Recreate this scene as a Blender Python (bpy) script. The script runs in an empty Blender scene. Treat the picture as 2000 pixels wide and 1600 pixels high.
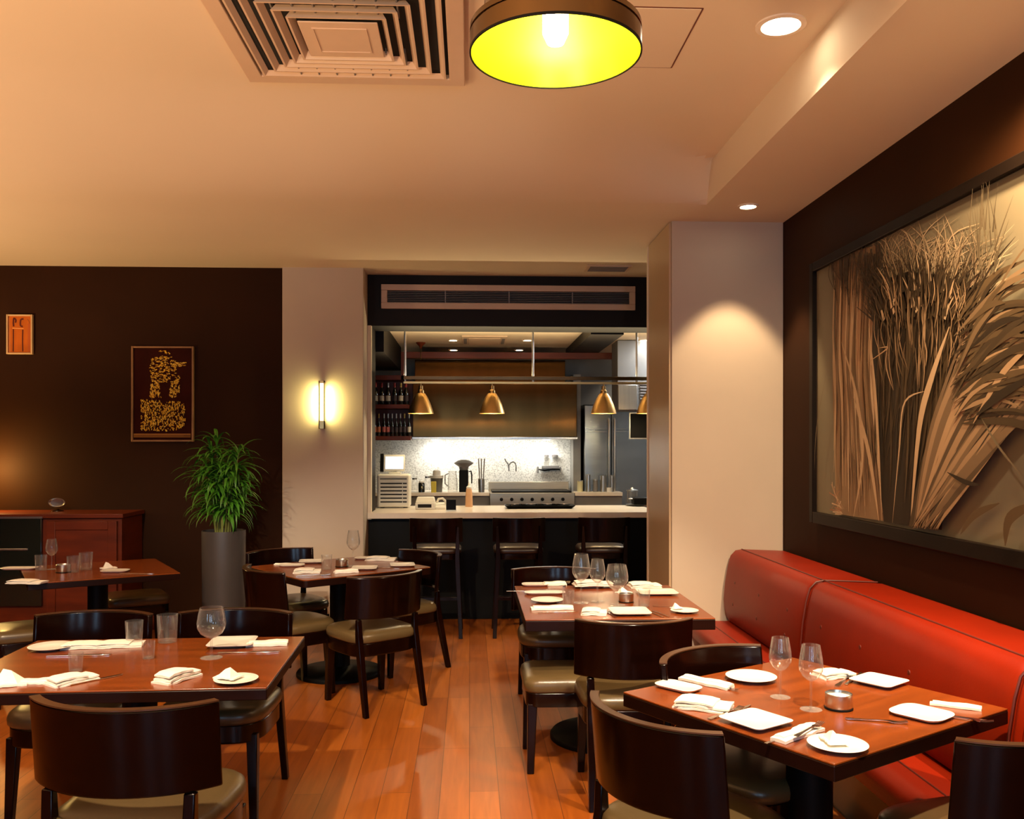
import bpy, bmesh, math, random
from mathutils import Vector, Matrix
PI = math.pi
C = bpy.context.scene.collection
RND = random.Random(7)

# ------------------------------------------------------------------ camera geometry (metres, room axes: +Y into the room, +X to the banquette wall)
F = 1750.0
TH = math.atan(83 / F)
ST, CT = math.sin(TH), math.cos(TH)
EYE = 1.6
def ray(px, py):
    dx = (px - 1000) / F
    return Vector((dx * CT + ST, CT - dx * ST, (871 - py) / F))
def at_z(px, py, z):
    r = ray(px, py); t = (z - EYE) / r.z
    return Vector((r.x * t, r.y * t, z))
def at_Y(px, py, Y):
    r = ray(px, py); t = Y / r.y
    return Vector((r.x * t, Y, EYE + r.z * t))
def at_X(px, py, X):
    r = ray(px, py); t = X / r.x
    return Vector((X, r.y * t, EYE + r.z * t))

# ------------------------------------------------------------------ materials
def srgb(r, g, b):
    def f(c):
        c /= 255.0
        return c / 12.92 if c <= 0.04045 else ((c + 0.055) / 1.055) ** 2.4
    return (f(r), f(g), f(b))
MATS = {}
def mat(name, col, rough=0.5, metal=0.0, var=0.12, scale=(6, 6, 6), bump=0.0, bscale=None, spec=0.5, coat=0.0, trans=0.0, emit=None, estr=0.0, aniso=0.0, coatrough=0.08):
    if name in MATS: return MATS[name]
    m = bpy.data.materials.new(name); m.use_nodes = True
    nt = m.node_tree; b = nt.nodes['Principled BSDF']
    tc = nt.nodes.new('ShaderNodeTexCoord'); mp = nt.nodes.new('ShaderNodeMapping')
    mp.inputs['Scale'].default_value = scale
    nt.links.new(tc.outputs['Object'], mp.inputs['Vector'])
    nz = nt.nodes.new('ShaderNodeTexNoise'); nz.inputs['Scale'].default_value = 1.0; nz.inputs['Detail'].default_value = 4
    nt.links.new(mp.outputs['Vector'], nz.inputs['Vector'])
    rp = nt.nodes.new('ShaderNodeValToRGB')
    rp.color_ramp.elements[0].position = 0.3; rp.color_ramp.elements[1].position = 0.7
    rp.color_ramp.elements[0].color = tuple(max(0, c * (1 - var)) for c in col) + (1,)
    rp.color_ramp.elements[1].color = tuple(min(1, c * (1 + var)) for c in col) + (1,)
    nt.links.new(nz.outputs['Fac'], rp.inputs['Fac'])
    nt.links.new(rp.outputs['Color'], b.inputs['Base Color'])
    b.inputs['Roughness'].default_value = rough; b.inputs['Metallic'].default_value = metal
    b.inputs['Specular IOR Level'].default_value = spec
    b.inputs['Coat Weight'].default_value = coat; b.inputs['Coat Roughness'].default_value = coatrough
    if trans: b.inputs['Transmission Weight'].default_value = trans; b.inputs['IOR'].default_value = 1.45
    if aniso: b.inputs['Anisotropic'].default_value = aniso
    if emit:
        b.inputs['Emission Color'].default_value = tuple(emit) + (1,); b.inputs['Emission Strength'].default_value = estr
    if bump:
        n2 = nt.nodes.new('ShaderNodeTexNoise'); n2.inputs['Scale'].default_value = bscale or 80; n2.inputs['Detail'].default_value = 3
        nt.links.new(tc.outputs['Object'], n2.inputs['Vector'])
        bp = nt.nodes.new('ShaderNodeBump'); bp.inputs['Strength'].default_value = bump; bp.inputs['Distance'].default_value = 0.01
        nt.links.new(n2.outputs['Fac'], bp.inputs['Height']); nt.links.new(bp.outputs['Normal'], b.inputs['Normal'])
    MATS[name] = m
    return m

def mat_floor():
    m = bpy.data.materials.new('plank_floor'); m.use_nodes = True
    nt = m.node_tree; b = nt.nodes['Principled BSDF']; L = nt.links.new
    tc = nt.nodes.new('ShaderNodeTexCoord'); mp = nt.nodes.new('ShaderNodeMapping')
    mp.inputs['Rotation'].default_value = (0, 0, PI / 2)
    L(tc.outputs['Object'], mp.inputs['Vector'])
    br = nt.nodes.new('ShaderNodeTexBrick')
    br.inputs['Scale'].default_value = 1.0; br.inputs['Brick Width'].default_value = 0.95; br.inputs['Row Height'].default_value = 0.135
    br.inputs['Mortar Size'].default_value = 0.0016; br.inputs['Mortar Smooth'].default_value = 0.2; br.offset = 0.37; br.offset_frequency = 3
    br.inputs['Color1'].default_value = (0.31, 0.078, 0.0075, 1); br.inputs['Color2'].default_value = (0.45, 0.130, 0.016, 1)
    br.inputs['Mortar'].default_value = (0.10, 0.026, 0.006, 1); br.inputs['Bias'].default_value = 0.0
    L(mp.outputs['Vector'], br.inputs['Vector'])
    m2 = nt.nodes.new('ShaderNodeMapping'); m2.inputs['Scale'].default_value = (22, 1.6, 1)
    L(tc.outputs['Object'], m2.inputs['Vector'])
    nz = nt.nodes.new('ShaderNodeTexNoise'); nz.inputs['Scale'].default_value = 1.5; nz.inputs['Detail'].default_value = 6; nz.inputs['Distortion'].default_value = 0.6
    L(m2.outputs['Vector'], nz.inputs['Vector'])
    rp = nt.nodes.new('ShaderNodeValToRGB'); rp.color_ramp.elements[0].position = .3; rp.color_ramp.elements[1].position = .7
    rp.color_ramp.elements[0].color = (.68, .62, .55, 1); rp.color_ramp.elements[1].color = (1, 1, 1, 1)
    L(nz.outputs['Fac'], rp.inputs['Fac'])
    mx = nt.nodes.new('ShaderNodeMix'); mx.data_type = 'RGBA'; mx.blend_type = 'MULTIPLY'; mx.inputs['Factor'].default_value = 0.8
    L(br.outputs['Color'], mx.inputs[6]); L(rp.outputs['Color'], mx.inputs[7])
    L(mx.outputs[2], b.inputs['Base Color'])
    b.inputs['Roughness'].default_value = 0.36; b.inputs['Coat Weight'].default_value = 0.10; b.inputs['Coat Roughness'].default_value = 0.25
    bp = nt.nodes.new('ShaderNodeBump'); bp.inputs['Strength'].default_value = .25; bp.inputs['Distance'].default_value = .003
    inv = nt.nodes.new('ShaderNodeMath'); inv.operation = 'SUBTRACT'; inv.inputs[0].default_value = 1.0
    L(br.outputs['Fac'], inv.inputs[1]); L(inv.outputs[0], bp.inputs['Height']); L(bp.outputs['Normal'], b.inputs['Normal'])
    return m

def mat_mosaic():
    m = bpy.data.materials.new('mosaic_tile'); m.use_nodes = True
    nt = m.node_tree; b = nt.nodes['Principled BSDF']; L = nt.links.new
    tc = nt.nodes.new('ShaderNodeTexCoord')
    vo = nt.nodes.new('ShaderNodeTexVoronoi'); vo.inputs['Scale'].default_value = 80
    L(tc.outputs['Object'], vo.inputs['Vector'])
    rp = nt.nodes.new('ShaderNodeValToRGB'); e = rp.color_ramp.elements
    e[0].position = 0.0; e[0].color = (.36, .35, .32, 1); e[1].position = 0.55; e[1].color = (.80, .79, .74, 1)
    L(vo.outputs['Color'], rp.inputs['Fac']); L(rp.outputs['Color'], b.inputs['Base Color'])
    b.inputs['Roughness'].default_value = .35
    return m

def mat_attr(name, rough=0.6, coat=0.0):
    m = bpy.data.materials.new(name); m.use_nodes = True
    nt = m.node_tree; b = nt.nodes['Principled BSDF']
    a = nt.nodes.new('ShaderNodeAttribute'); a.attribute_name = 'Col'
    nt.links.new(a.outputs['Color'], b.inputs['Base Color'])
    b.inputs['Roughness'].default_value = rough; b.inputs['Coat Weight'].default_value = coat; b.inputs['Specular IOR Level'].default_value = .2
    return m

M = {}
M['ceiling'] = mat('ceiling_paint', (.70, .58, .43), .9, var=.02, scale=(1, 1, 1))
M['darkwall'] = mat('brown_wall_paint', (.026, .0080, .0015), .65, var=.10, scale=(2, 2, 2), bump=.03, spec=.10)
M['beige'] = mat('beige_plaster', (.53, .44, .34), .6, var=.03, scale=(2, 2, 2))
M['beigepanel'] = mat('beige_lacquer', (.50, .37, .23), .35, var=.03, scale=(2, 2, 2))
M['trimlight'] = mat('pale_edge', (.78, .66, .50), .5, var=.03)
M['rear'] = mat('rear_wall_paint', (.03, .010, .004), .7, var=.04)
M['floor'] = mat_floor()
M['chair'] = mat('espresso_wood', (.0050, .0011, .0005), .18, var=.25, scale=(3, 3, 20), coat=.0, spec=.24)
M['chairglint'] = mat('espresso_edge_glint', (.06, .024, .010), .30, var=.25, scale=(3, 3, 20), coat=.3)  # paler than the chair wood: light caught by the edge, put into the colour
M['seat'] = mat('olive_leather', (.090, .058, .023), .30, var=.08, scale=(8, 8, 8), bump=.04, bscale=200)
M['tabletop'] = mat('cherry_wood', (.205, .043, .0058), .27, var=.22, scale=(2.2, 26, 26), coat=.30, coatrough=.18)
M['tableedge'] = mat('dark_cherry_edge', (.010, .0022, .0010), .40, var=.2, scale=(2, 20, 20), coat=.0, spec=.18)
M['black'] = mat('black_metal', (.003, .003, .003), .5, var=.1, spec=.12)
M['red'] = mat('red_leather', (.21, .0105, .0006), .42, var=.06, scale=(5, 5, 5), bump=.05, bscale=160, spec=.22)
M['redpipe'] = mat('dark_red_piping', (.10, .01, .004), .5)
M['white'] = mat('white_china', (.86, .83, .74), .25, var=.02, coat=.2)
M['linen'] = mat('white_linen', (.86, .83, .75), .85, var=.04, scale=(40, 40, 40), bump=.1, bscale=300)
def mat_glass():
    m = bpy.data.materials.new('clear_thin_glass'); m.use_nodes = True
    nt = m.node_tree; nt.nodes.remove(nt.nodes['Principled BSDF'])
    out = nt.nodes['Material Output']; L = nt.links.new
    tr = nt.nodes.new('ShaderNodeBsdfTransparent'); tr.inputs['Color'].default_value = (.965, .965, .96, 1)
    gl = nt.nodes.new('ShaderNodeBsdfGlossy'); gl.inputs['Roughness'].default_value = .06
    df = nt.nodes.new('ShaderNodeBsdfDiffuse'); df.inputs['Color'].default_value = (.8, .78, .74, 1)  # white share at grazing angles paints the bright rims into the glass
    m2 = nt.nodes.new('ShaderNodeMixShader'); m2.inputs[0].default_value = .30; L(gl.outputs[0], m2.inputs[1]); L(df.outputs[0], m2.inputs[2])
    lw = nt.nodes.new('ShaderNodeLayerWeight'); lw.inputs['Blend'].default_value = .5
    pw = nt.nodes.new('ShaderNodeMath'); pw.operation = 'POWER'; pw.inputs[1].default_value = 2.2
    fr = nt.nodes.new('ShaderNodeMath'); fr.operation = 'MULTIPLY_ADD'; fr.inputs[1].default_value = .62; fr.inputs[2].default_value = .05
    L(lw.outputs['Facing'], pw.inputs[0]); L(pw.outputs[0], fr.inputs[0])
    mx = nt.nodes.new('ShaderNodeMixShader')
    L(fr.outputs[0], mx.inputs[0]); L(tr.outputs[0], mx.inputs[1]); L(m2.outputs[0], mx.inputs[2]); L(mx.outputs[0], out.inputs['Surface'])
    return m
M['glass'] = mat_glass()
M['steel'] = mat('brushed_steel', (.62, .60, .56), .28, 1.0, var=.08, scale=(60, 60, 2))
M['warmsteel'] = mat('warm_range_steel', (.46, .38, .27), .36, 1.0, var=.06, scale=(3, 3, 40))
M['cutlery'] = mat('polished_cutlery', (.75, .70, .64), .18, 1.0, var=.04)
M['hood'] = mat('hood_steel', (.115, .050, .014), .22, 1.0, var=.10, scale=(9, 9, .15), aniso=.9)
M['brass'] = mat('aged_brass', (.60, .40, .16), .30, 1.0, var=.1)
M['bronze'] = mat('dark_bronze', (.13, .08, .038), .20, 1.0, var=.1, scale=(8, 8, 2))
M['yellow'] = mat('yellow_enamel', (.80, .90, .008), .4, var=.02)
M['redwood'] = mat('red_mahogany', (.115, .017, .003), .4, var=.25, scale=(3, 3, 14), spec=.3)
M['darkgrey'] = mat('charcoal_paint', (.010, .008, .007), .6, var=.08, spec=.2)
M['grey'] = mat('grey_paint', (.16, .155, .15), .5, var=.06)
M['planter'] = mat('grey_planter_glaze', (.050, .042, .040), .42, var=.1, scale=(5, 5, 5))
M['soil'] = mat('potting_soil', (.012, .008, .005), .95, var=.4, scale=(60, 60, 60), bump=.5)
M['leaf'] = mat('green_leaf', (.050, .19, .012), .42, var=.45, scale=(14, 14, 14))
M['stem'] = mat('pale_green_stem', (.20, .22, .05), .6, var=.2)
M['counter'] = mat('pale_stone', (.80, .70, .56), .35, var=.05, scale=(10, 10, 10), coat=.2)
M['vent'] = mat('beige_plastic', (.62, .46, .33), .5, var=.03)
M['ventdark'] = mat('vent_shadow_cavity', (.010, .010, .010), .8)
M['slat'] = mat('grey_slat', (.20, .185, .18), .45, var=.05)
M['appliance'] = mat('cream_plastic', (.78, .76, .66), .4, var=.04)
M['fridge'] = mat('fridge_steel', (.46, .50, .53), .26, 1.0, var=.08, scale=(2, 2, 9))
M['bottle'] = mat('dark_bottle_glass', (.010, .012, .009), .08, var=.1, coat=.5)
M['bulb'] = mat('bulb_glow', (1, .9, .7), .5, emit=(1, .84, .52), estr=28, var=0)
M['tube'] = mat('sconce_glow', (1, .9, .6), .5, emit=(1, .80, .34), estr=3.2, var=0)
M['lens'] = mat('downlight_glow', (1, .95, .85), .5, emit=(1, .86, .62), estr=14, var=0)
M['white_rim'] = mat('white_trim_ring', (.78, .68, .56), .5, var=.02)
M['mosaic'] = mat_mosaic()
M['barseat'] = mat('dark_bar_leather', (.022, .008, .004), .35, var=.1)
M['ink'] = mat('dark_ink', (.03, .028, .025), .5)
M['attr'] = mat_attr('picture_paint', .55, .0)
M['frame'] = mat('picture_frame_black', (.007, .0038, .0022), .45, var=.2, spec=.12)
M['goldframe'] = mat('worn_gold_frame', (.26, .13, .05), .45, .3, var=.2)
M['palewood'] = mat('pale_wood_frame', (.62, .42, .20), .6, var=.12)

# ------------------------------------------------------------------ mesh builder
class MB:
    def __init__(s): s.v = []; s.f = []; s.mi = []; s.cur = 0
    def add(s, vs, fs, T=None):
        o = len(s.v)
        for p in vs:
            p = Vector(p)
            s.v.append(T @ p if T is not None else p)
        for f in fs: s.f.append([i + o for i in f]); s.mi.append(s.cur)
        return s
    def box(s, a, b, T=None):
        x0, y0, z0 = a; x1, y1, z1 = b
        if x0 > x1: x0, x1 = x1, x0
        if y0 > y1: y0, y1 = y1, y0
        if z0 > z1: z0, z1 = z1, z0
        vs = [(x0,y0,z0),(x1,y0,z0),(x1,y1,z0),(x0,y1,z0),(x0,y0,z1),(x1,y0,z1),(x1,y1,z1),(x0,y1,z1)]
        return s.add(vs, [(0,3,2,1),(4,5,6,7),(0,1,5,4),(1,2,6,5),(2,3,7,6),(3,0,4,7)], T)
    def cbox(s, c, sz, T=None):
        return s.box([c[i]-sz[i]/2 for i in range(3)], [c[i]+sz[i]/2 for i in range(3)], T)
    def rings(s, rings, cap0=True, cap1=True, closed=False, T=None):
        n = len(rings[0]); vs = [p for r in rings for p in r]; fs = []
        m = len(rings)
        for i in range(m if closed else m-1):
            j = (i+1) % m
            for k in range(n):
                l = (k+1) % n
                fs.append((i*n+k, i*n+l, j*n+l, j*n+k))
        if not closed:
            if cap0: fs.append(tuple(range(n-1,-1,-1)))
            if cap1: fs.append(tuple((m-1)*n+k for k in range(n)))
        return s.add(vs, fs, T)
    def lathe(s, prof, c=(0,0,0), seg=32, cap0=True, cap1=True, T=None):
        R = []
        for r, z in prof:
            r = max(r, 1e-4)
            R.append([(c[0]+r*math.cos(2*PI*k/seg), c[1]+r*math.sin(2*PI*k/seg), c[2]+z) for k in range(seg)])
        return s.rings(R, cap0, cap1, False, T)
    def cyl(s, c, r, h, seg=24, T=None): return s.lathe([(r,0),(r,h)], c, seg, T=T)
    def prism(s, outline, z0, z1, T=None):
        n = len(outline)
        return s.rings([[(x,y,z0) for x,y in outline],[(x,y,z1) for x,y in outline]], T=T)
    def tube(s, pts, r, seg=10, closed=False, T=None):
        pts = [Vector(p) for p in pts]; R = []
        n = len(pts)
        rr = r if isinstance(r, (list, tuple)) else [r]*n
        up = Vector((0,0,1)); prev = None
        for i, p in enumerate(pts):
            if closed: t = (pts[(i+1)%n]-pts[i-1])
            else: t = pts[min(i+1,n-1)]-pts[max(i-1,0)]
            t.normalize()
            if prev is None:
                a = up if abs(t.z) < .95 else Vector((1,0,0))
                x = t.cross(a).normalized()
            else:
                x = prev - t*prev.dot(t); x.normalize()
            prev = x; y = t.cross(x)
            R.append([tuple(p + x*(rr[i]*math.cos(2*PI*k/seg)) + y*(rr[i]*math.sin(2*PI*k/seg))) for k in range(seg)])
        return s.rings(R, closed=closed, T=T)
    def bar(s, p, q, w, h=None, w2=None, h2=None, up=(0,0,1), T=None):
        p = Vector(p); q = Vector(q); h = h or w; w2 = w2 or w; h2 = h2 or h
        t = (q-p).normalized(); a = Vector(up)
        if abs(t.dot(a)) > .97: a = Vector((0,1,0))
        x = t.cross(a).normalized(); y = x.cross(t)
        def ring(c, w, h): return [tuple(c+x*(sx*w/2)+y*(sy*h/2)) for sx,sy in ((-1,-1),(1,-1),(1,1),(-1,1))]
        return s.rings([ring(p,w,h), ring(q,w2,h2)], T=T)
    def build(s, name, m, parent=None, bevel=0, seg=2, smooth=35, subsurf=0, loc=None, mats=None):
        me = bpy.data.meshes.new(name)
        me.from_pydata([tuple(v) for v in s.v], [], s.f)
        bm = bmesh.new(); bm.from_mesh(me); bmesh.ops.recalc_face_normals(bm, faces=bm.faces); bm.to_mesh(me); bm.free()
        for mm in (mats or [m]): me.materials.append(mm)
        if mats:
            for p, i in zip(me.polygons, s.mi): p.material_index = i
        if smooth:
            me.polygons.foreach_set('use_smooth', [True]*len(me.polygons))
            me.set_sharp_from_angle(angle=math.radians(smooth))
        o = bpy.data.objects.new(name, me); C.objects.link(o)
        if parent: o.parent = parent
        if loc: o.location = loc
        if bevel:
            b = o.modifiers.new('soft_edges', 'BEVEL'); b.width = bevel; b.segments = seg; b.limit_method = 'ANGLE'; b.angle_limit = math.radians(40)
        if subsurf:
            b = o.modifiers.new('round', 'SUBSURF'); b.levels = subsurf; b.render_levels = subsurf
        return o

def rrect(w, h, r, n=5):
    pts = []
    for cx, cy, a0 in ((w/2-r,h/2-r,0),(-w/2+r,h/2-r,PI/2),(-w/2+r,-h/2+r,PI),(w/2-r,-h/2+r,1.5*PI)):
        for k in range(n+1):
            a = a0+PI/2*k/n; pts.append((cx+r*math.cos(a), cy+r*math.sin(a)))
    return pts

def tag(o, label, cat, group=None, kind=None):
    o['label'] = label; o['category'] = cat
    if group: o['group'] = group
    if kind: o['kind'] = kind
    return o
def thing(name, label, cat, loc=(0,0,0), rotz=0, group=None):
    o = bpy.data.objects.new(name, None); C.objects.link(o); o.empty_display_size = .1
    o.location = loc; o.rotation_euler = (0,0,rotz)
    return tag(o, label, cat, group)
def struct(name, mb, m, label=None, cat=None, **kw):
    o = mb.build(name, m, **kw); o['kind'] = 'structure'
    if label: o['label'] = label
    if cat: o['category'] = cat
    return o
def dup(root, loc, rotz, label, group=None, scale=None):
    r = root.copy(); C.objects.link(r); r.location = loc; r.rotation_euler = (0,0,rotz); r['label'] = label
    if group: r['group'] = group
    if scale: r.scale = scale
    for ch in list(root.children):
        c = ch.copy(); C.objects.link(c); c.parent = r
        for g in list(ch.children):
            d = g.copy(); C.objects.link(d); d.parent = c
    return r
def rz(a, o=(0,0,0)): return Matrix.Translation(o) @ Matrix.Rotation(a, 4, 'Z')
# ------------------------------------------------------------------ the room
HS = 3.16                      # low ceiling / soffit
HR = 3.407                     # raised part
XR = 2.19                      # banquette wall
YC0, YC1 = 6.16, 6.92          # pillar at the banquette
YL = 7.95                      # brown wall beside the kitchen opening
YK = 8.22                      # kitchen front
YKB = 11.3                     # kitchen rear wall
HK = 2.78                      # kitchen ceiling
XS, YE = 1.53, 5.73            # coffer corner
XL, YREAR = -5.6, -3.2
xp0 = at_Y(553, 700, YL).x; xp1 = at_Y(710, 700, YL-.04).x   # left pillar edges
xc0 = at_Y(1312, 700, YC0).x                                  # right pillar edge

struct('floor', MB().box((XL-.1, YREAR-.1, -.08), (3.2, YKB+.2, 0)), M['floor'], smooth=0)

def ceil_z(x, y):
    run = min(1.3, .13 + 1.05*(XS-x)) if x > -1.3 else 1.3+.5*(-1.3-x); t = (y-(YE-run))/run
    t = max(0, min(1, t)); t = t*t*(3-2*t)
    return HS + (HR-HS)*(1-t)
mb = MB()
xs = [XL, -4.5, -3.5, -2.8, -2.2, -1.7, -1.3, -1, -.7, -.4, -.1, .2, .45, .7, .9, 1.05, 1.2, 1.3, 1.4, 1.47, XS]
ys = [YREAR, -1.5, 0, 1, 1.5, 1.75, 2, 2.25, 2.5, 2.75, 3, 3.2, 3.4, 3.6, 3.8, 4, 4.15, 4.25] + [4.3+.05*k for k in range(29)] + [YE, 5.9, 6.4, 7.2, YL, YK+.02]
nx, ny = len(xs), len(ys)
vs = [(x, y, ceil_z(x, y)) for y in ys for x in xs]
mb.add(vs, [(j*nx+i, (j+1)*nx+i, (j+1)*nx+i+1, j*nx+i+1) for j in range(ny-1) for i in range(nx-1)])
# the drop to the soffit, the soffit itself and the slab above
yy = [y for y in ys if y <= YE]
vv = [(XS, y, ceil_z(XS, y)+1e-4) for y in yy] + [(XS+1e-4, y, HS) for y in yy]; k = len(yy)
mb.add(vv, [(i, i+1, k+i+1, k+i) for i in range(k-1)])
mb.add([(XS, YREAR, HS), (XR+.02, YREAR, HS), (XR+.02, YK+.02, HS), (XS, YK+.02, HS)], [(0,1,2,3)])
mb.box((XL-.1, YREAR-.1, 3.45), (3.2, YK+.4, 3.5))
struct('ceiling', mb, M['ceiling'], smooth=25)

# walls
struct('wall_right', MB().box((XR, YREAR, 0), (XR+.15, YC1+1.4, 3.45)), M['darkwall'])
struct('wall_back', MB().box((XL, YL, 0), (xp0, YL+.3, 3.45)), M['darkwall'])
struct('wall_left', MB().box((XL-.15, YREAR, 0), (XL, YL+.3, 3.45)), M['darkwall'])
mb = MB()
wins = [(-3.6, -3.25), (-.75, -.4), (.95, 1.25)]
xe = [XL] + [v for w in wins for v in w] + [XR]
for i in range(0, len(xe), 2): mb.box((xe[i], YREAR-.2, 0), (xe[i+1], YREAR, 3.45))
for a, b in wins:
    mb.box((a, YREAR-.2, 0), (b, YREAR, .9)); mb.box((a, YREAR-.2, 2.6), (b, YREAR, 3.45))
struct('wall_rear', mb, M['rear'])
for i, (a, b) in enumerate(wins):
    mb = MB()
    for x in (a+.02, (a+b)/2, b-.02): mb.box((x-.025, YREAR-.12, .9), (x+.025, YREAR-.07, 2.6))
    for z in (.92, 2.58): mb.box((a, YREAR-.12, z-.025), (b, YREAR-.07, z+.025))
    struct('window_%d' % (i+1), mb, M['darkgrey'])

# pillars
struct('pillar_left', MB().box((xp0, YL-.04, 0), (xp1, YK+.4, HS+.05)), M['beige'], bevel=.006)
mb = MB().box((xc0, YC0, 0), (XR-.001, YC1, HS+.05))
struct('pillar_right', mb, M['beige'], bevel=.004)
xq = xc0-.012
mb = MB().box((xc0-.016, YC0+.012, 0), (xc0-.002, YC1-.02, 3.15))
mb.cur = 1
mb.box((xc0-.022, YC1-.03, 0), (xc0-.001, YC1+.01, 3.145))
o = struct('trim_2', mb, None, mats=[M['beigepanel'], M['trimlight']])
# skirting on the brown wall and the wooden frame line
struct('baseboard_back', MB().box((XL, YL-.018, 0), (xp0, YL+.01, .12)), M['redwood'])
struct('baseboard_right', MB().box((XR-.016, YREAR, 0), (XR+.01, YC0, .10)), M['darkwall'])

# kitchen front: bulkhead, jambs, bar front
zb = at_Y(990, 638, YK).z
xk1 = xc0+.35
struct('wall_bulkhead', MB().box((xp1, YK, zb), (xk1, YK+.4, HS+.05)), M['darkgrey'], bevel=.004)
struct('trim_1', MB().box((xp1-.005, YK-.02, .93), (xp1+.035, YK+.05, zb)), M['trimlight'])
struct('wall_jamb', MB().box((xp1+.001, YK+.05, .93), (xp1+.03, YK+.4, zb)), M['darkgrey'])
struct('wall_bar', MB().box((xp1, YK+.06, 0), (xk1, YK+.16, .94)), M['black'], bevel=.003)
# kitchen shell
struct('wall_kitchen_front', MB().box((xk1+.004, YK, 0), (3.1, YK+.12, 3.45)), M['grey'])
struct('wall_kitchen_side', MB().box((-1.85, YK+.2, 0), (xp1-.05, YK+.4, 3.45)), M['grey'])
struct('wall_kitchen', MB().box((-1.75, YKB, 0), (3.1, YKB+.1, 3.0)), M['grey'])
struct('wall_kitchen_left', MB().box((-1.85, YK+.4, 0), (-1.75, YKB+.1, 3.0)), M['darkgrey'])
struct('wall_kitchen_right', MB().box((3.0, YK+.1, 0), (3.1, YKB+.1, 3.0)), M['grey'])
mb = MB().box((-1.85, YK+.3, HK), (3.1, YKB+.1, HK+.08))
struct('ceiling_kitchen', mb, M['ceiling'])
xb0 = at_z(1172, 640, HK-.06).x
struct('ceiling_beam', MB().box((xb0-.06, YK+.41, HK-.10), (xb0+.26, YKB-.4, HK+.01)), M['darkgrey'])
struct('ceiling_soffit', MB().box((-1.75, YK+.41, HK-.28), (-.82, YKB-.5, HK+.01)), M['darkgrey'])
xm0, xm1 = -1.7, at_Y(1114, 900, YKB-.01).x
struct('wall_mosaic', MB().box((xm0, YKB-.02, .8), (xm1, YKB+.01, 1.86)), M['mosaic'])
# painted mark on the mosaic
pts = []
def mp(px, py): 
    p = at_Y(px, py, YKB-.024); return tuple(p)
mb = MB()
mb.tube([mp(986, 896), mp(988, 901), mp(992, 905), mp(994, 912), mp(994, 920)], .006, 6)
mb.tube([mp(994, 909), mp(997, 904), mp(1002, 902), mp(1006, 904), mp(1008, 910), mp(1008, 921)], .006, 6)
tag(mb.build('wall_logo', M['ink']), 'thin dark curled letter-like emblem on the pale mosaic wall', 'logo')

# pass counter
zc = at_Y(990, 1001, YK-.03).z
mb = MB().box((xp1-.002, YK-.03, zc-.055), (xk1, YK+.92, zc))
tag(mb.build('pass_counter', M['counter'], bevel=.006), 'long pale stone counter along the open kitchen', 'counter')

# grille above the opening
p0 = at_Y(745, 556, YK); p1 = at_Y(1240, 607, YK)
t = thing('air_grille', 'long beige framed air grille above the kitchen opening', 'vent', ((p0.x+p1.x)/2, YK, (p0.z+p1.z)/2))
w, h = (p1.x-p0.x)/2, (p0.z-p1.z)/2; fw = .055
mb = MB().box((-w, -.03, h-fw), (w, 0, h)).box((-w, -.03, -h), (w, 0, -h+fw)).box((-w, -.03, -h+fw), (-w+fw, 0, h-fw)).box((w-fw, -.03, -h+fw), (w, 0, h-fw))
mb.build('frame', M['vent'], t, bevel=.004)
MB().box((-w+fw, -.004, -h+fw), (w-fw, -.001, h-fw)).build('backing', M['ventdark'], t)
n = 7; ih = h-fw
for i in range(n):
    z = -ih + (i+.5)*2*ih/n
    MB().add([(-w+fw, -.026, z-.006), (w-fw, -.026, z-.006), (w-fw, -.010, z+.000), (-w+fw, -.010, z+.000), (-w+fw, -.026, z-.002), (w-fw, -.026, z-.002), (w-fw, -.010, z+.004), (-w+fw, -.010, z+.004)],
        [(0,1,2,3),(4,5,6,7),(0,1,5,4),(2,3,7,6),(0,3,7,4),(1,2,6,5)]).build('slat', M['slat'], t, smooth=0)
for k in (-.5, 0, .5):
    MB().box((w*k-.005, -.029, -ih), (w*k+.005, -.005, ih)).build('divider', M['slat'], t)

# cassette vent in the raised ceiling
a = at_z(487, 148, HR); b = at_z(908, 158, HR)
VW = (b.x-a.x)/2
vc = ((a.x+b.x)/2, (a.y+b.y)/2-VW, HR)
t = thing('ceiling_cassette', 'square beige ceiling air conditioning vent with nested louvres', 'vent', vc)
def sqring(w0, w1, z0, z1, th):
    # square funnel: outer half width w0 at z0 to w1 at z1 with a small thickness
    m = MB()
    def sq(w, z): return [(-w,-w,z),(w,-w,z),(w,w,z),(-w,w,z)]
    m.rings([sq(w0, z0), sq(w1, z1), sq(w1-th, z1), sq(w0-th, z0)], closed=True)
    return m
sqring(VW, VW, -.03, -.001, .075).build('frame', M['vent'], t, smooth=0, bevel=.004)
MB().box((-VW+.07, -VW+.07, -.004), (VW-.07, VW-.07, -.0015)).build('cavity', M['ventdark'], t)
ws = [VW-.09, VW-.155, VW-.215, VW-.27, VW-.32]
for i, wv in enumerate(ws):
    sqring(wv, wv-.018, -.036-.004*i, -.016, .009).build('louvre', M['vent'], t, smooth=0)
wi = VW-.36
MB().box((-wi, -wi, -.052), (wi, wi, -.045)).build('centre_panel', M['vent'], t, bevel=.004)
sqring(wi-.05, wi-.05, -.056, -.052, .008).build('panel_ring', M['vent'], t, smooth=0)
for k in range(-3, 4):
    MB().box((k*.085-.003, VW-.36, -.03), (k*.085+.003, VW-.10, -.007)).build('fin', M['slat'], t)
    MB().box((k*.085-.003, -VW+.10, -.03), (k*.085+.003, -VW+.36, -.007)).build('fin', M['slat'], t)

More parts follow.
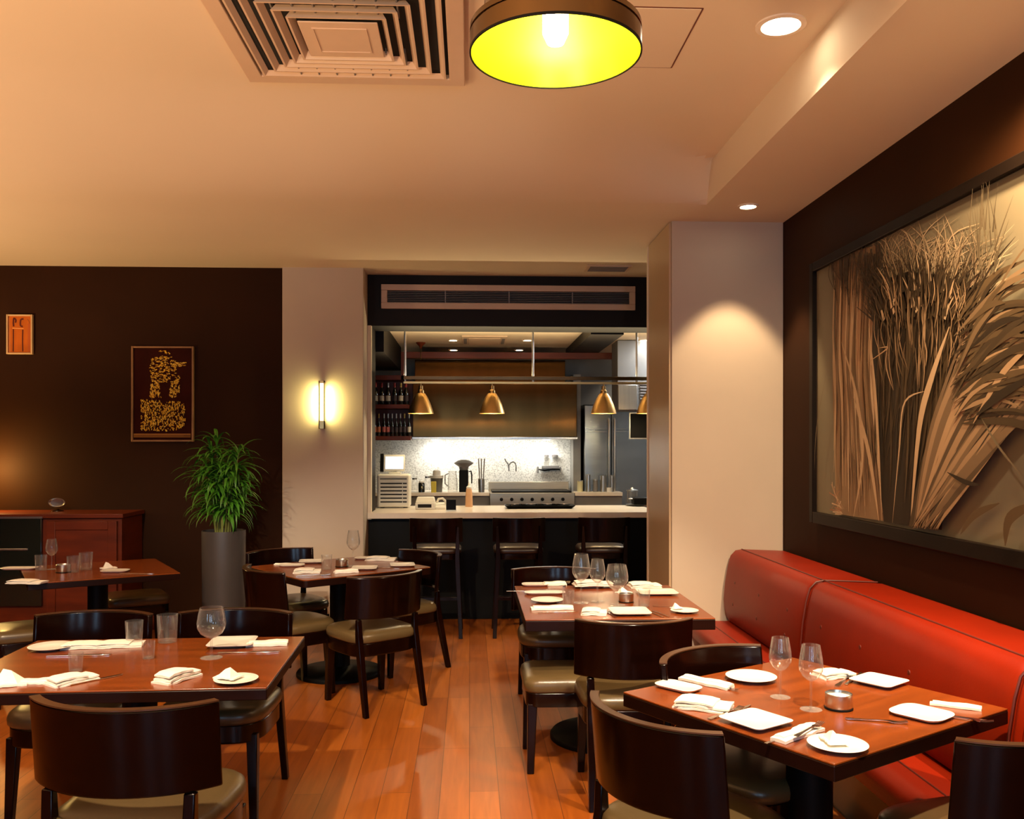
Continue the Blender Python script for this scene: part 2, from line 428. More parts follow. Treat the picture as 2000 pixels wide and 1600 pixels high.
# ceiling access hatch
a = at_z(1245, 14, HR); b = at_z(1372, 14, HR); c = at_z(1300, 131, HR)
hx1 = b.x; hy0, hy1 = a.y, c.y
t = thing('ceiling_hatch', 'square flush access panel in the raised ceiling near the pendant', 'hatch', (hx1-.30, (hy0+hy1)/2, HR))
MB().box((-.30, -(hy1-hy0)/2, -.004), (.30, (hy1-hy0)/2, 0)).build('panel', M['ceiling'], t, bevel=.002)
sq = [(-.305, -(hy1-hy0)/2-.004), (.305, -(hy1-hy0)/2-.004), (.305, (hy1-hy0)/2+.004), (-.305, (hy1-hy0)/2+.004)]
mb = MB()
for i in range(4):
    q, r = sq[i], sq[(i+1) % 4]; mb.bar((q[0], q[1], -.001), (r[0], r[1], -.001), .005, .002)
mb.build('shadow_gap', M['redwood'], t, smooth=0)
# flat grille in the low ceiling close to the bulkhead, sprinkler
a = at_z(1140, 528, HS); b = at_z(1226, 528, HS); c = at_z(1140, 517, HS)
t = thing('ceiling_grille', 'small flat grille in the ceiling just before the kitchen', 'vent', ((a.x+b.x)/2, (a.y+c.y)/2, HS))
w, h = (b.x-a.x)/2, abs(c.y-a.y)/2
MB().box((-w, -h, -.012), (w, h, 0)).build('frame', M['vent'], t, bevel=.003)
for k in range(6):
    y = -h+.03+k*(2*h-.06)/5; MB().box((-w+.03, y-.008, -.016), (w-.03, y+.008, -.011)).build('slat', M['slat'], t)
p = at_z(878, 197, HR)
t = thing('smoke_sensor', 'tiny round sensor dot on the ceiling behind the vent', 'sensor', p)
MB().lathe([(.022, 0), (.022, -.008), (.010, -.02)]).build('body', M['vent'], t)

# downlights
def downlight(p, r, label, group=None, lens='lens'):
    t = thing('downlight', label, 'ceiling light', p, 0, group)
    m = MB()
    m.lathe([(r*1.28, -.0005), (r*1.28, -.008), (r, -.010), (r*.96, -.0008)], cap0=False, cap1=False, seg=40); m.build('trim_ring', M['white_rim'], t)
    MB().lathe([(r*.955, -.001), (r*.955, -.004), (r*.4, -.0055)], seg=36).build('lens', M[lens], t)
    return t
pd1 = at_z(1525, 48, HR); downlight(pd1, .083, 'round recessed downlight glowing in the raised ceiling beside the soffit')
pd2 = at_z(1461, 402, HS); downlight(pd2, .052, 'small recessed downlight in the soffit above the beige pillar')

# big pendant lamp
PD = 1.92
pc = at_Y(1085, 106, PD); PR = 168/F*PD
t = thing('pendant_lamp', 'large bronze drum pendant lamp with glowing yellow inside', 'lamp', pc)
r = PR
MB().lathe([(r*.985, 0), (r, 0), (r, .036), (r*1.0, .038), (r*.985, .039), (r*.985, .043), (r*1.0, .044), (r*.995, .056), (r*.97, .060), (r*.86, .062), (r*.84, .075), (r*.82, .15), (r*.66, .23), (r*.30, .30), (r*.30, .42), (.03, .46), (.0, .46)], seg=72, cap0=False).build('shade', M['bronze'], t)
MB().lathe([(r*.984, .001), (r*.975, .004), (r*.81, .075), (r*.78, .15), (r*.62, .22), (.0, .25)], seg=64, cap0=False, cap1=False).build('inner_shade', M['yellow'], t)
MB().lathe([(r*.986, -.001), (r*1.004, -.001), (r*1.004, .004), (r*.986, .004), (r*.986, -.001)], seg=72, cap0=False, cap1=False).build('rim', M['black'], t)
MB().lathe([(.0, .018), (.018, .023), (.028, .045), (.028, .09), (.018, .15), (.016, .22)], seg=24).build('bulb', M['bulb'], t)
MB().lathe([(.018, .21), (.022, .25)], seg=20).build('socket', M['brass'], t)
MB().cyl((0, 0, .455), .008, HR-pc.z-.455-.02, 12).build('rod', M['bronze'], t)
MB().lathe([(.06, HR-pc.z-.03), (.06, HR-pc.z)], seg=30).build('canopy', M['bronze'], t)
LAMP = pc

# wall sconce on the left pillar
ps = at_Y(631, 792, YL-.04); zt = at_Y(631, 745, YL-.04).z-ps.z; zl = at_Y(631, 838, YL-.04).z-ps.z
t = thing('wall_sconce', 'slim brass wall sconce with a glowing tube on the pale pillar', 'lamp', ps)
m = MB()
m.box((-.027, -.075, zl), (.027, -.055, zl+.07)).box((-.027, -.075, zt-.02), (.027, -.055, zt))
m.box((-.027, -.075, zl), (-.016, -.055, zt)).box((.016, -.075, zl), (.027, -.055, zt))
m.build('body', M['brass'], t, bevel=.002)
MB().box((-.015, -.04, zl+.02), (.015, 0, zt-.02)).build('back_plate', M['brass'], t)
MB().box((-.018, -.056, zl+.04), (.018, -.041, zt-.02)).build('tube', M['tube'], t, bevel=.004)
SCONCE = ps
# ------------------------------------------------------------------ banquette
BY0, BY1 = 2.80, YC0-.015
ZS, ZB = .385, .875
t = thing('banquette', 'long red leather banquette along the brown wall', 'bench', (XR-.01, BY0, 0))
def bprof():      # cross-section of the back, x measured from the wall, z up
    return [(-.002, ZS-.02), (-.002, ZB-.02), (-.012, ZB), (-.30, ZB+.012), (-.345, ZB+.004), (-.378, ZB-.03), (-.398, ZB-.10), (-.418, ZB-.22), (-.428, ZB-.33), (-.420, ZB-.41), (-.395, ZS+.012), (-.33, ZS-.02)]
seams = [BY1, at_X(1571, 1165, XR-.42).y, at_X(1976, 1330, XR-.42).y, BY0]
for i in range(3):
    y1, y0 = seams[i]-.003-BY0, seams[i+1]+.003-BY0
    pr = bprof(); R = []
    cx, cz = -.2, .64
    n = 14
    for k in range(n+1):
        u = k/n; y = y0+(y1-y0)*u
        e = min(u, 1-u)*(y1-y0)
        s = 1 - .045*max(0, 1-e/.045)**2
        R.append([(cx+(x-cx)*s if x < -.05 else x, y, cz+(z-cz)*s) for x, z in pr])
    # finer rings near the ends
    mb = MB(); ysn = [0, .004, .012, .026, .045] + [.045+(y1-y0-.09)*q/8 for q in range(1, 8)] + [y1-y0-.045, y1-y0-.026, y1-y0-.012, y1-y0-.004, y1-y0]
    R = []
    for yv in ysn:
        e = min(yv, (y1-y0)-yv); s = 1 - .05*max(0, 1-e/.045)**2
        R.append([(cx+(x-cx)*s if x < -.05 else x, y0+yv, cz+(z-cz)*s) for x, z in pr])
    mb.rings(R); c = mb.build('back_cushion', M['red'], t, smooth=50)
    nb = int((y1-y0)/.42)
    for q in range(nb):
        for zz, xx in ((ZB-.19, -.412), (ZB-.33, -.427)):
            mb = MB().lathe([(.013, 0), (.011, .003), (.0, .005)], T=Matrix.Translation((xx+.001, y0+(q+.5)*(y1-y0)/nb, zz)) @ Matrix.Rotation(-PI/2, 4, 'Y'), seg=14)
            mb.build('tuft_button', M['redpipe'], c)
MB().tube([(-.305, .02, ZB+.012), (-.305, BY1-BY0-.05, ZB+.012)], .0045, 8).build('piping', M['redpipe'], t)
for sy in seams[1:3]:
    mb = MB(); mb.tube([(x-.002, sy-BY0, z) for x, z in bprof()[2:-1]], .005, 6); mb.build('seam', M['redpipe'], t)
L = BY1-BY0
mb = MB()
sp = [(-.02, ZS-.12), (-.02, ZS), (-.58, ZS), (-.622, ZS-.012), (-.645, ZS-.04), (-.645, ZS-.09), (-.63, ZS-.12)]
mb.rings([[(x, .13, z) for x, z in sp], [(x, L, z) for x, z in sp]])
s = mb.build('seat', M['red'], t, smooth=50)
MB().tube([(-.53, .15, ZS+.001), (-.53, L-.02, ZS+.001)], .004, 6).build('seat_seam', M['redpipe'], s)
MB().box((-.57, .13, 0), (-.02, L, ZS-.12)).build('plinth', M['chair'], t, bevel=.004)

# ------------------------------------------------------------------ chairs
def arc(R, y0, thk, z0, z1, half, n=22, lean=.0):
    rings = []
    th = math.asin(half/R)
    for k in range(n+1):
        a = -th + 2*th*k/n
        sx, cy = math.sin(a), math.cos(a)
        def P(r, z): return (sx*r, y0-cy*r-lean*(z-z0), z)
        rings.append([P(R-thk/2, z0), P(R+thk/2, z0), P(R+thk/2, z1), P(R-thk/2, z1)])
    return rings
CHW, CHR, CHY = .262, .345, .075       # half width, radius and centre of the curved back
def make_chair():
    t = thing('dining_chair', 'x', 'chair')
    MB().rings(arc(CHR, CHY, .026, .565, .818, CHW, lean=.10)).build('backrest', M['chair'], t, bevel=.006, smooth=50)
    mb = MB(); mb.rings(arc(CHR, CHY-.0255, .028, .8175, .822, CHW-.002, lean=.0)); mb.build('top_edge_glint', M['chairglint'], t, smooth=50)  # thin pale strip paints the highlight along the top of the back
    # seat outline: straight at the back, generously rounded at the front
    def outline(s):
        p = []
        for k in range(40):
            a = 2*PI*k/40; c_, s_ = math.cos(a), math.sin(a)
            e = .55 if s_ > 0 else .40
            x = .235*math.copysign(abs(c_)**e, c_); y = .235*math.copysign(abs(s_)**e, s_)
            x *= (1.0 if y > 0 else 1+.12*y)
            p.append((x*s, y*s))
        return p
    def ring(s, z): return [(x, y, z) for x, y in outline(s)]
    MB().rings([ring(.96, .415), ring(1.0, .425), ring(1.01, .448), ring(.985, .466), ring(.93, .477), ring(.80, .484), ring(.5, .488), ring(.1, .488)]).build('seat', M['seat'], t, smooth=60)
    MB().rings([ring(.93, .335), ring(.965, .34), ring(.965, .415)]).build('seat_frame', M['chair'], t, bevel=.004, smooth=50)
    for sx in (-1, 1):
        MB().bar((sx*.185, .165, .37), (sx*.195, .185, 0), .048, .048, .032, .032).build('leg', M['chair'], t, bevel=.004)
        mb = MB()
        def sec(c, w, d): return [(c[0]-w/2, c[1]-d/2, c[2]), (c[0]+w/2, c[1]-d/2, c[2]), (c[0]+w/2, c[1]+d/2, c[2]), (c[0]-w/2, c[1]+d/2, c[2])]
        mb.rings([sec((sx*.205, -.300, 0), .030, .034), sec((sx*.198, -.222, .36), .036, .046), sec((sx*.198, -.206, .47), .034, .036), sec((sx*.200, -.2055, .562), .032, .026)])
        mb.build('leg', M['chair'], t, bevel=.004, smooth=50)
    return t
CHAIR = make_chair(); _cu = [False]
def chair(pos, face, label, group):
    """face = heading (radians) the sitter looks towards, measured from +X"""
    if not _cu[0]:
        _cu[0] = True; CHAIR.location = (pos[0], pos[1], 0); CHAIR.rotation_euler = (0, 0, face-PI/2); CHAIR['label'] = label; CHAIR['group'] = group
        return CHAIR
    return dup(CHAIR, (pos[0], pos[1], 0), face-PI/2, label, group)
BOFF = .255
def chair_by_back(px, py, face, label, group='curved back dining chairs'):
    p = at_z(px, py, .82); d = Vector((math.cos(face), math.sin(face), 0))
    return chair(p + d*(BOFF+.04), face, label, group)

# low stools without a back
def make_ottoman():
    t = thing('dining_stool', 'x', 'stool')
    def ring(s, z): return [(x*s, y*s, z) for x, y in rrect(.44, .42, .07, 6)]
    MB().rings([ring(.97, .395), ring(1.0, .405), ring(1.01, .43), ring(.985, .45), ring(.93, .462), ring(.75, .47), ring(.1, .472)]).build('seat', M['seat'], t, smooth=60)
    MB().rings([ring(.95, .325), ring(.965, .33), ring(.965, .395)]).build('seat_frame', M['chair'], t, bevel=.004)
    for sx in (-1, 1):
        for sy in (-1, 1):
            MB().bar((sx*.18, sy*.17, .34), (sx*.19, sy*.18, 0), .046, .046, .034, .034).build('leg', M['chair'], t, bevel=.004)
    return t

# ------------------------------------------------------------------ tables
TABLES = {}
def table(name_key, label, centre, ang, w, d, top_th=.05, ped=.13, rnd=.30, corner=.004, group='cherry wood dining tables'):
    t = thing('dining_table', label, 'table', (centre.x, centre.y, 0), ang, group)
    o = rrect(w, d, corner, 3)
    mb = MB().prism([(x*.999, y*.999) for x, y in o], .75-.006, .75); mb.build('tabletop', M['tabletop'], t, bevel=.0015)
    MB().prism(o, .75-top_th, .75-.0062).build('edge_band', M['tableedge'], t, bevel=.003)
    MB().box((-.22, -.04, .75-top_th-.03), (.22, .04, .75-top_th)).box((-.04, -.22, .75-top_th-.03), (.04, .22, .75-top_th)).build('bracket', M['black'], t)
    MB().lathe([(ped/2, .03), (ped/2, .672)], seg=28).build('pedestal', M['black'], t)
    MB().lathe([(rnd, 0), (rnd, .018), (rnd*.97, .03), (ped*.8, .045), (ped/2, .06)], seg=48).build('base', M['black'], t, smooth=50)
    TABLES[name_key] = (centre, ang, w, d)
    return t
def uv(a): return Vector((math.cos(a), math.sin(a), 0)), Vector((-math.sin(a), math.cos(a), 0))
D = math.radians
# T1 tilted table before the banquette
a1 = D(31.5); u1, v1 = uv(a1); N = at_z(1630, 1493, .75); c1 = N + u1*.45 + v1*.425
table(1, 'tilted cherry wood table before the red banquette, near two wine glasses', c1, a1, .90, .85, ped=.15)
# T2 under the sconce
a2 = D(37); u2, v2 = uv(a2); N = at_z(594, 1134, .75); c2 = N + u2*.49 + v2*.43
table(2, 'turned square table below the wall sconce, four chairs round it', c2, a2, .98, .86, corner=.03, ped=.14)
# T4 by the right pillar
N = at_z(1026, 1211, .75); c4 = N + Vector((.47, .53, 0))
table(4, 'cherry wood table against the beige pillar with three wine glasses', c4, 0, .94, 1.06, top_th=.058)
# T3 wide table in front
a3 = D(1.5); u3, v3 = uv(a3); N = at_z(521, 1343, .75); c3 = N - u3*.575 + v3*.425
table(3, 'wide table nearest the camera with one big goblet on it', c3, a3, 1.15, .85, top_th=.045)
# T5 by the sideboard
a5 = D(29); u5, v5 = uv(a5); N = at_z(352, 1119, .75); c5 = N - u5*.45 + v5*.45
table(5, 'dark edged table before the red mahogany sideboard', c5, a5, .9, .9, top_th=.045)

G = 'curved back dining chairs'
# T1 chairs
chair_by_back(1350, 1266, a1-PI/2, 'dining chair tucked between the tilted table and the pillar table, blue sheen inside its back')
chair_by_back(1220, 1402, a1+D(2), 'dining chair seen from outside at the near corner of the tilted table')
chair_by_back(2088, 1450, D(106), 'dining chair cut by the picture edge, beside the tilted table')
# T4 chairs
chair_by_back(1078, 1107, -PI/2, 'dining chair facing the camera behind the pillar table, before the bar stools')
chair_by_back(1247, 1218, PI/2, 'dining chair with its back to the camera before the pillar table')
# T3 chairs
_c = chair_by_back(207, 1400, D(83), 'dining chair with its broad back to the camera at the nearest table')
_c.scale = (1.09, 1.06, 1.03)
chair_by_back(474, 1188, -PI/2-D(3), 'dining chair behind the big goblet, golden sheen inside its back')
chair_by_back(202, 1192, -PI/2, 'dining chair with steel blue sheen behind the nearest table')
# T2 chairs
chair_by_back(535, 1072, a2-PI/2, 'dining chair between the potted plant and the sconce table, pale pillar behind it')
chair_by_back(486, 1113, a2, 'dining chair half hidden at the plant side of the sconce table')
chair_by_back(772, 1124, a2+PI/2, 'dining chair turned from the camera at the aisle side of the sconce table')
chair_by_back(843, 1077, a2+PI, 'dining chair between the sconce table and the first bar stool')

OT = make_ottoman(); p = at_z(1104, 1308, .46)
OT.location = (p.x, p.y, 0); tag(OT, 'olive leather backless stool pushed under the pillar table', 'stool', 'backless stools')
p = at_z(266, 1160, .46); dup(OT, (p.x, p.y, 0), a5, 'backless stool under the far side of the sideboard table', 'backless stools')
p = at_z(60, 1222, .46); dup(OT, (p.x, p.y, 0), a5, 'backless stool at the near side of the sideboard table', 'backless stools')

# ------------------------------------------------------------------ bar stools
def make_barstool():
    t = thing('bar_stool', 'x', 'stool')
    def ring(s, z): return [(x*s, y*s, z) for x, y in rrect(.42, .40, .10, 6)]
    MB().rings([ring(.97, .70), ring(1.0, .71), ring(1.0, .73), ring(.93, .748), ring(.5, .755), ring(.1, .755)]).build('seat', M['barseat'], t, smooth=60)
    MB().rings([ring(.94, .65), ring(.96, .655), ring(.96, .70)]).build('seat_frame', M['chair'], t, bevel=.004)
    MB().rings(arc(.40, .17, .024, .80, 1.0, .215, lean=.06)).build('backrest', M['chair'], t, bevel=.004, smooth=50)
    for sx in (-1, 1):
        MB().bar((sx*.165, .15, .66), (sx*.205, .185, 0), .042, .042, .032, .032).build('leg', M['chair'], t, bevel=.003)
        mb = MB()
        def sec(c, w): return [(c[0]-w/2, c[1]-w/2, c[2]), (c[0]+w/2, c[1]-w/2, c[2]), (c[0]+w/2, c[1]+w/2, c[2]), (c[0]-w/2, c[1]+w/2, c[2])]
        mb.rings([sec((sx*.205, -.215, 0), .032), sec((sx*.175, -.19, .66), .040), sec((sx*.178, -.2, .82), .030), sec((sx*.182, -.22, .93), .018)])
        mb.build('leg', M['chair'], t, bevel=.003)
        MB().bar((sx*.192, .172, .30), (sx*.19, -.2, .30), .022, .026).build('side_rail', M['chair'], t, bevel=.002)
    MB().bar((-.195, -.203, .33), (.195, -.203, .33), .026, .03).build('back_rail', M['chair'], t, bevel=.002)
    MB().bar((-.19, .172, .27), (.19, .172, .27), .03, .03).build('foot_rest', M['steel'], t, bevel=.002)
    return t
BS = make_barstool(); GS = 'bar stools at the open kitchen counter'
for i, (px, lb) in enumerate(((852, 'dark bar stool below the white countertop machine, partly behind a dining chair'), (1014, 'dark bar stool midway along the counter front'), (1182, 'dark bar stool beside the beige pillar, behind the wine glasses'))):
    p = at_z(px, 1246, 0); loc = (p.x, 7.66, 0)
    if i == 0: BS.location = loc; tag(BS, lb, 'stool', GS)
    else: dup(BS, loc, 0, lb, GS)

# ------------------------------------------------------------------ sideboard on the brown wall
x1 = at_Y(236, 1000, 7.45).x; x0 = x1-1.75; zt = at_Y(120, 1004, 7.45).z
t = thing('sideboard', 'red mahogany sideboard with a glass door against the brown wall', 'cabinet', (0, 0, 0))
yf, yb = 7.45, YL-.02
MB().box((x0, yf+.02, .08), (x1, yb, zt-.035)).build('carcass', M['redwood'], t, bevel=.003)
MB().box((x0-.02, yf-.01, zt-.035), (x1+.02, yb, zt)).build('top', M['redwood'], t, bevel=.004)
MB().box((x0+.03, yf+.05, 0), (x1-.03, yb-.02, .08)).build('plinth', M['chair'], t)
dx0 = at_Y(92, 1050, yf).x; dx1 = x1-.03
mb = MB().box((dx0, yf-.004, .12), (dx1, yf+.02, zt-.06)); d = mb.build('door', M['redwood'], t, bevel=.003)
w = .07
MB().box((dx0, yf-.014, .12), (dx0+w, yf-.004, zt-.06)).box((dx1-w, yf-.014, .12), (dx1, yf-.004, zt-.06)).box((dx0+w, yf-.014, zt-.13), (dx1-w, yf-.004, zt-.06)).box((dx0+w, yf-.014, .12), (dx1-w, yf-.004, .19)).build('door_frame', M['redwood'], d, bevel=.003)
MB().tube([(dx0+.03, yf-.03, .50), (dx0+.03, yf-.03, .62)], .006, 8).build('handle', M['steel'], d)
gx1 = at_Y(82, 1050, yf).x; gx0 = x0+.12
g = MB().box((gx0, yf-.012, .30), (gx1, yf+.018, at_Y(40, 1012, yf).z)).build('glass_door', M['bottle'], t, bevel=.003)
MB().box((gx0-.02, yf-.018, at_Y(40, 1013, yf).z), (gx1+.01, yf-.002, at_Y(40, 1009, yf).z)).build('door_top_highlight', M['steel'], g)  # steel strip stands in for the highlight on the door's top edge
zz = at_Y(30, 1073, yf).z
MB().box((gx0, yf-.022, zz-.007), (at_Y(56, 1073, yf).x, yf-.010, zz+.007)).build('handle', M['steel'], g, bevel=.002)  # steel bar drawn for the bright line across the glass
tag(t, 'red mahogany sideboard with a dark glass door against the brown wall', 'cabinet')
# small oval dish on the sideboard
p = at_Y(112, 985, 7.75)
t = thing('oval_dish', 'small oval dish on a stand upon the sideboard', 'dish', (p.x, 7.75, zt))
MB().lathe([(.001, 0), (.05, 0), (.05, .006), (.02, .012), (.012, .02)], seg=24).build('stand', M['bronze'], t)
R_ = [[(r*math.cos(2*PI*k/32), y, .075+.55*r*math.sin(2*PI*k/32)) for k in range(32)] for r, y in ((.002, .008), (.05, .008), (.062, 0), (.07, -.012), (.066, -.012), (.055, -.003), (.002, 0))]
MB().rings(R_).build('plate', M['steel'], t)

# ------------------------------------------------------------------ planter with the dracaena
yp = 7.2
zp = at_Y(437, 1036, yp).z; cp = at_Y(437, 1036, yp); rp = 41/F*yp
t = thing('potted_plant', 'bushy green potted plant in a tall grey cylinder planter', 'plant', (cp.x, yp, 0))
MB().lathe([(rp*.93, 0), (rp*.95, .01), (rp, zp-.01), (rp*.995, zp), (rp*.94, zp), (rp*.93, zp-.05), (0, zp-.05)], seg=56).build('planter', M['planter'], t, smooth=40)
MB().lathe([(rp*.93, zp-.05), (rp*.6, zp-.03), (0, zp-.025)], seg=32).build('soil', M['soil'], t)
stems = []
for k in range(11):
    a = 2*PI*k/11 + RND.uniform(-.2, .2); r0 = RND.uniform(.02, .095); h = RND.uniform(.30, .72)
    rr = RND.uniform(.05, .17)
    stems.append([(r0*math.cos(a), r0*math.sin(a), zp-.04), ((r0+rr*.35)*math.cos(a), (r0+rr*.35)*math.sin(a), zp+h*.5), ((r0+rr)*math.cos(a), (r0+rr)*math.sin(a), zp+h)])
stems += [[(-.03, .0, zp-.04), (-.05, .01, zp+.4), (-.055, 0, zp+.72)], [(.04, .02, zp-.04), (.07, .02, zp+.33), (.11, 0, zp+.60)], [(0, -.04, zp-.04), (.02, -.08, zp+.25), (.02, -.10, zp+.48)]]
for s_ in stems: MB().tube(s_, [.008, .006, .003], 6).build('stem', M['stem'], t)
fo = MB()
def leaf(base, az, elev, ln, w, droop):
    n = 7; L_, R2, Cn = [], [], []
    p = Vector(base); e = elev
    side = Vector((-math.sin(az), math.cos(az), 0))
    for k in range(n+1):
        u = k/n; ww = w*math.sin(PI*min(1, .12+.88*u))**.8*(1-.25*u) if k < n else .0005
        d = Vector((math.cos(az)*math.cos(e), math.sin(az)*math.cos(e), math.sin(e)))
        nrm = side.cross(d)
        L_.append(p+side*ww); R2.append(p-side*ww); Cn.append(p-nrm*ww*.35)
        p = p + d*(ln/n); e -= droop/n
    vs = L_ + Cn + R2; m = n+1
    fo.add(vs, [(k, k+1, m+k+1, m+k) for k in range(n)] + [(m+k, m+k+1, 2*m+k+1, 2*m+k) for k in range(n)])
for s_ in stems:
    A, B_, Cc = [Vector(q) for q in s_]
    hgt = Cc.z-A.z; nl = int(34*hgt/.6)+8
    for k in range(nl):
        u = .26+.74*(k+RND.random())/nl
        p = A.lerp(B_, u*2) if u < .5 else B_.lerp(Cc, u*2-1)
        leaf(p, RND.uniform(0, 2*PI), RND.uniform(.25, 1.0)+.3*(u > .9), RND.uniform(.17, .31), RND.uniform(.010, .017), RND.uniform(1.4, 2.4))
f_ = fo.build('foliage', M['leaf'], t, smooth=60)

# ------------------------------------------------------------------ pictures
def paint_mesh(name, polys, parent, O, U, V, Nn):
    """polys: list of (points in (u,v) metres, colour); stacked by tiny steps along the normal"""
    me = bpy.data.meshes.new(name); vs, fs, cs = [], [], []
    for k, (pl, col) in enumerate(polys):
        o = len(vs)
        for (u, v) in pl: vs.append(tuple(O + U*u + V*v + Nn*(.0006+k*4e-6)))
        fs.append(list(range(o, o+len(pl)))); cs.append(col)
    me.from_pydata(vs, [], fs); me.materials.append(M['attr'])
    ca = me.color_attributes.new('Col', 'FLOAT_COLOR', 'CORNER')
    i = 0
    for p, c in zip(me.polygons, cs):
        for _ in p.loop_indices:
            ca.data[i].color = (c[0], c[1], c[2], 1); i += 1
    o = bpy.data.objects.new(name, me); C.objects.link(o); o.parent = parent
    return o
def ribbon(pts, w, n=12, taper=True):
    P = [Vector((p[0], p[1])) for p in pts]
    def cr(t):
        s = t*(len(P)-1); i = min(int(s), len(P)-2); f = s-i
        p0 = P[max(i-1, 0)]; p1 = P[i]; p2 = P[i+1]; p3 = P[min(i+2, len(P)-1)]
        return .5*((2*p1)+(p2-p0)*f+(2*p0-5*p1+4*p2-p3)*f*f+(3*p1-p0-3*p2+p3)*f**3)
    Q = [cr(k/n) for k in range(n+1)]; A, B_ = [], []
    for k, q in enumerate(Q):
        d = (Q[min(k+1, n)]-Q[max(k-1, 0)])
        if d.length < 1e-7: d = Vector((1, 0))
        d.normalize(); nn = Vector((-d.y, d.x)); u = k/n
        ww = w*(1-u*.92 if taper == 1 else (math.sin(PI*max(.04, min(.96, u))) if taper == 2 else 1))
        A.append(tuple(q+nn*ww/2)); B_.append(tuple(q-nn*ww/2))
    return [(A[k], A[k+1], B_[k+1], B_[k]) for k in range(n)]
# big botanical picture on the banquette wall
xf = XR-.045
pa = at_X(1581, 517, xf); pb = at_X(1586, 1021, xf)
yl = pa.y; zt_, zb_ = pa.z, pb.z; WP = 3.25
t = thing('large_picture', 'huge dark framed picture of dried stalks above the red banquette', 'picture', (XR, yl, zb_))
H = zt_-zb_
fw = .055
mb = MB()
mb.box((-.048, -fw, 0), (-.001, 0, H)).box((-.048, -WP, 0), (-.001, -WP+fw, H)).box((-.048, -WP+fw, 0), (-.001, -fw, fw+.015)).box((-.048, -WP+fw, H-fw), (-.001, -fw, H))
mb.build('frame', M['frame'], t, bevel=.004)
U = Vector((0, -1, 0)); V = Vector((0, 0, 1)); Nn = Vector((-1, 0, 0)); O = Vector((-.020, 0, 0))
cv = mat('picture_ground', srgb(118, 108, 84), .6, var=.06, scale=(2, 2, 2))
MB().box((-.020, -WP+fw, fw+.015), (-.001, -fw, H-fw)).build('canvas', cv, t)
polys = []
def cw(x, y):        # crop pixel -> wall (u, v)
    q = at_X(1400+.5935*x, 300+.594*y, XR-.02); return (yl-q.y, q.z-zb_)
rr = random.Random(11)
def lim(pl): return [(min(max(u, fw), WP-fw), min(max(v, fw+.015), H-fw)) for u, v in pl]
def rib(pts, w, col, n=12, taper=1):
    for q in ribbon([cw(*p) for p in pts], w, n, taper): polys.append((lim(q), col))
def poly(pts, col): polys.append((lim([cw(*p) for p in pts]), col))
DK = srgb(46, 36, 24); MD = srgb(88, 70, 46); TN = srgb(176, 142, 104); LT = srgb(205, 178, 140); GR = srgb(110, 96, 72); RD = srgb(150, 96, 66)
def mixc(a, b, f): return tuple(a[i]*(1-f)+b[i]*f for i in range(3))
# pale haze of fine hair behind the top
for k in range(260):
    x = rr.uniform(520, 900); y = rr.uniform(400, 560); a = rr.uniform(-.5, .75)
    L_ = rr.uniform(120, 300)
    rib([(x, y), (x+L_*.4*math.sin(a), y-L_*.5), (x+L_*1.0*math.sin(a), y-L_*math.cos(a)*.8)], rr.uniform(.004, .016), mixc(GR, LT, rr.uniform(.3, 1)), 8)
# left pale bundle
poly([(388, 350), (470, 318), (548, 296), (540, 420), (528, 520), (534, 800), (556, 1000), (562, 1210), (400, 1185), (392, 1000), (386, 760), (398, 520)], mixc(MD, TN, .55))
for k in range(130):
    f = rr.random(); x0 = 395+145*f; x1 = 392+170*f+rr.uniform(-6, 6)
    y0 = rr.uniform(330, 480); y1 = rr.uniform(900, 1195)
    xm = 388+140*f
    c = mixc(MD, mixc(TN, RD, rr.uniform(0, .4)), rr.random()) if rr.random() < .55 else mixc(TN, LT, rr.random())
    rib([(x0, y0), (xm, (y0+y1)/2-60), (xm+8, (y0+y1)/2+90), (x1, y1)], rr.uniform(.012, .035), c, 12, 2)
for k in range(60):
    f = rr.random(); x = 385+160*f; y = rr.uniform(300, 360)
    rib([(x, y-10), (x-4+rr.uniform(-12, 12), y+60), (400+120*f, y+rr.uniform(90, 190))], rr.uniform(.010, .022), mixc(DK, MD, rr.random()*.6), 8)
# central dark mass
poly([(525, 470), (560, 415), (640, 388), (760, 400), (850, 440), (880, 520), (870, 640), (840, 760), (800, 880), (770, 1000), (752, 1238), (655, 1226), (560, 1210), (548, 1100), (540, 900), (520, 700)], DK)
for k in range(150):
    f = rr.random(); x = 535+300*f; y = rr.uniform(400, 800); L_ = rr.uniform(160, 420)
    rib([(x, y), (x-18*f+rr.uniform(-8, 8), y+L_*.5), (x-60*f+rr.uniform(-10, 10), y+L_)], rr.uniform(.008, .026), mixc(DK, MD, rr.random()*.8), 8, 2)
for k in range(120):
    x = rr.uniform(530, 880); y = rr.uniform(380, 520); a = (x-690)/260+rr.uniform(-.25, .25); L_ = rr.uniform(60, 190)
    rib([(x, y+60), (x+L_*.3*math.sin(a), y), (x+L_*math.sin(a), y-L_*math.cos(a))], rr.uniform(.007, .018), mixc(DK, MD, rr.random()), 8)
for k in range(230):
    x = rr.uniform(528, 880); top = 470-80*math.sin(PI*(x-520)/370); a = (x-700)/240+rr.uniform(-.3, .3); L_ = rr.uniform(40, 120)
    jy = rr.uniform(-25, 90)
    rib([(x-L_*.4*math.sin(a), top+55+jy), (x, top+5+jy), (x+L_*.8*math.sin(a), top+jy-L_*math.cos(a)*.75)], rr.uniform(.012, .028), mixc(DK, MD, rr.random()*.5) if rr.random() < .87 else mixc(TN, LT, rr.random()), 7)
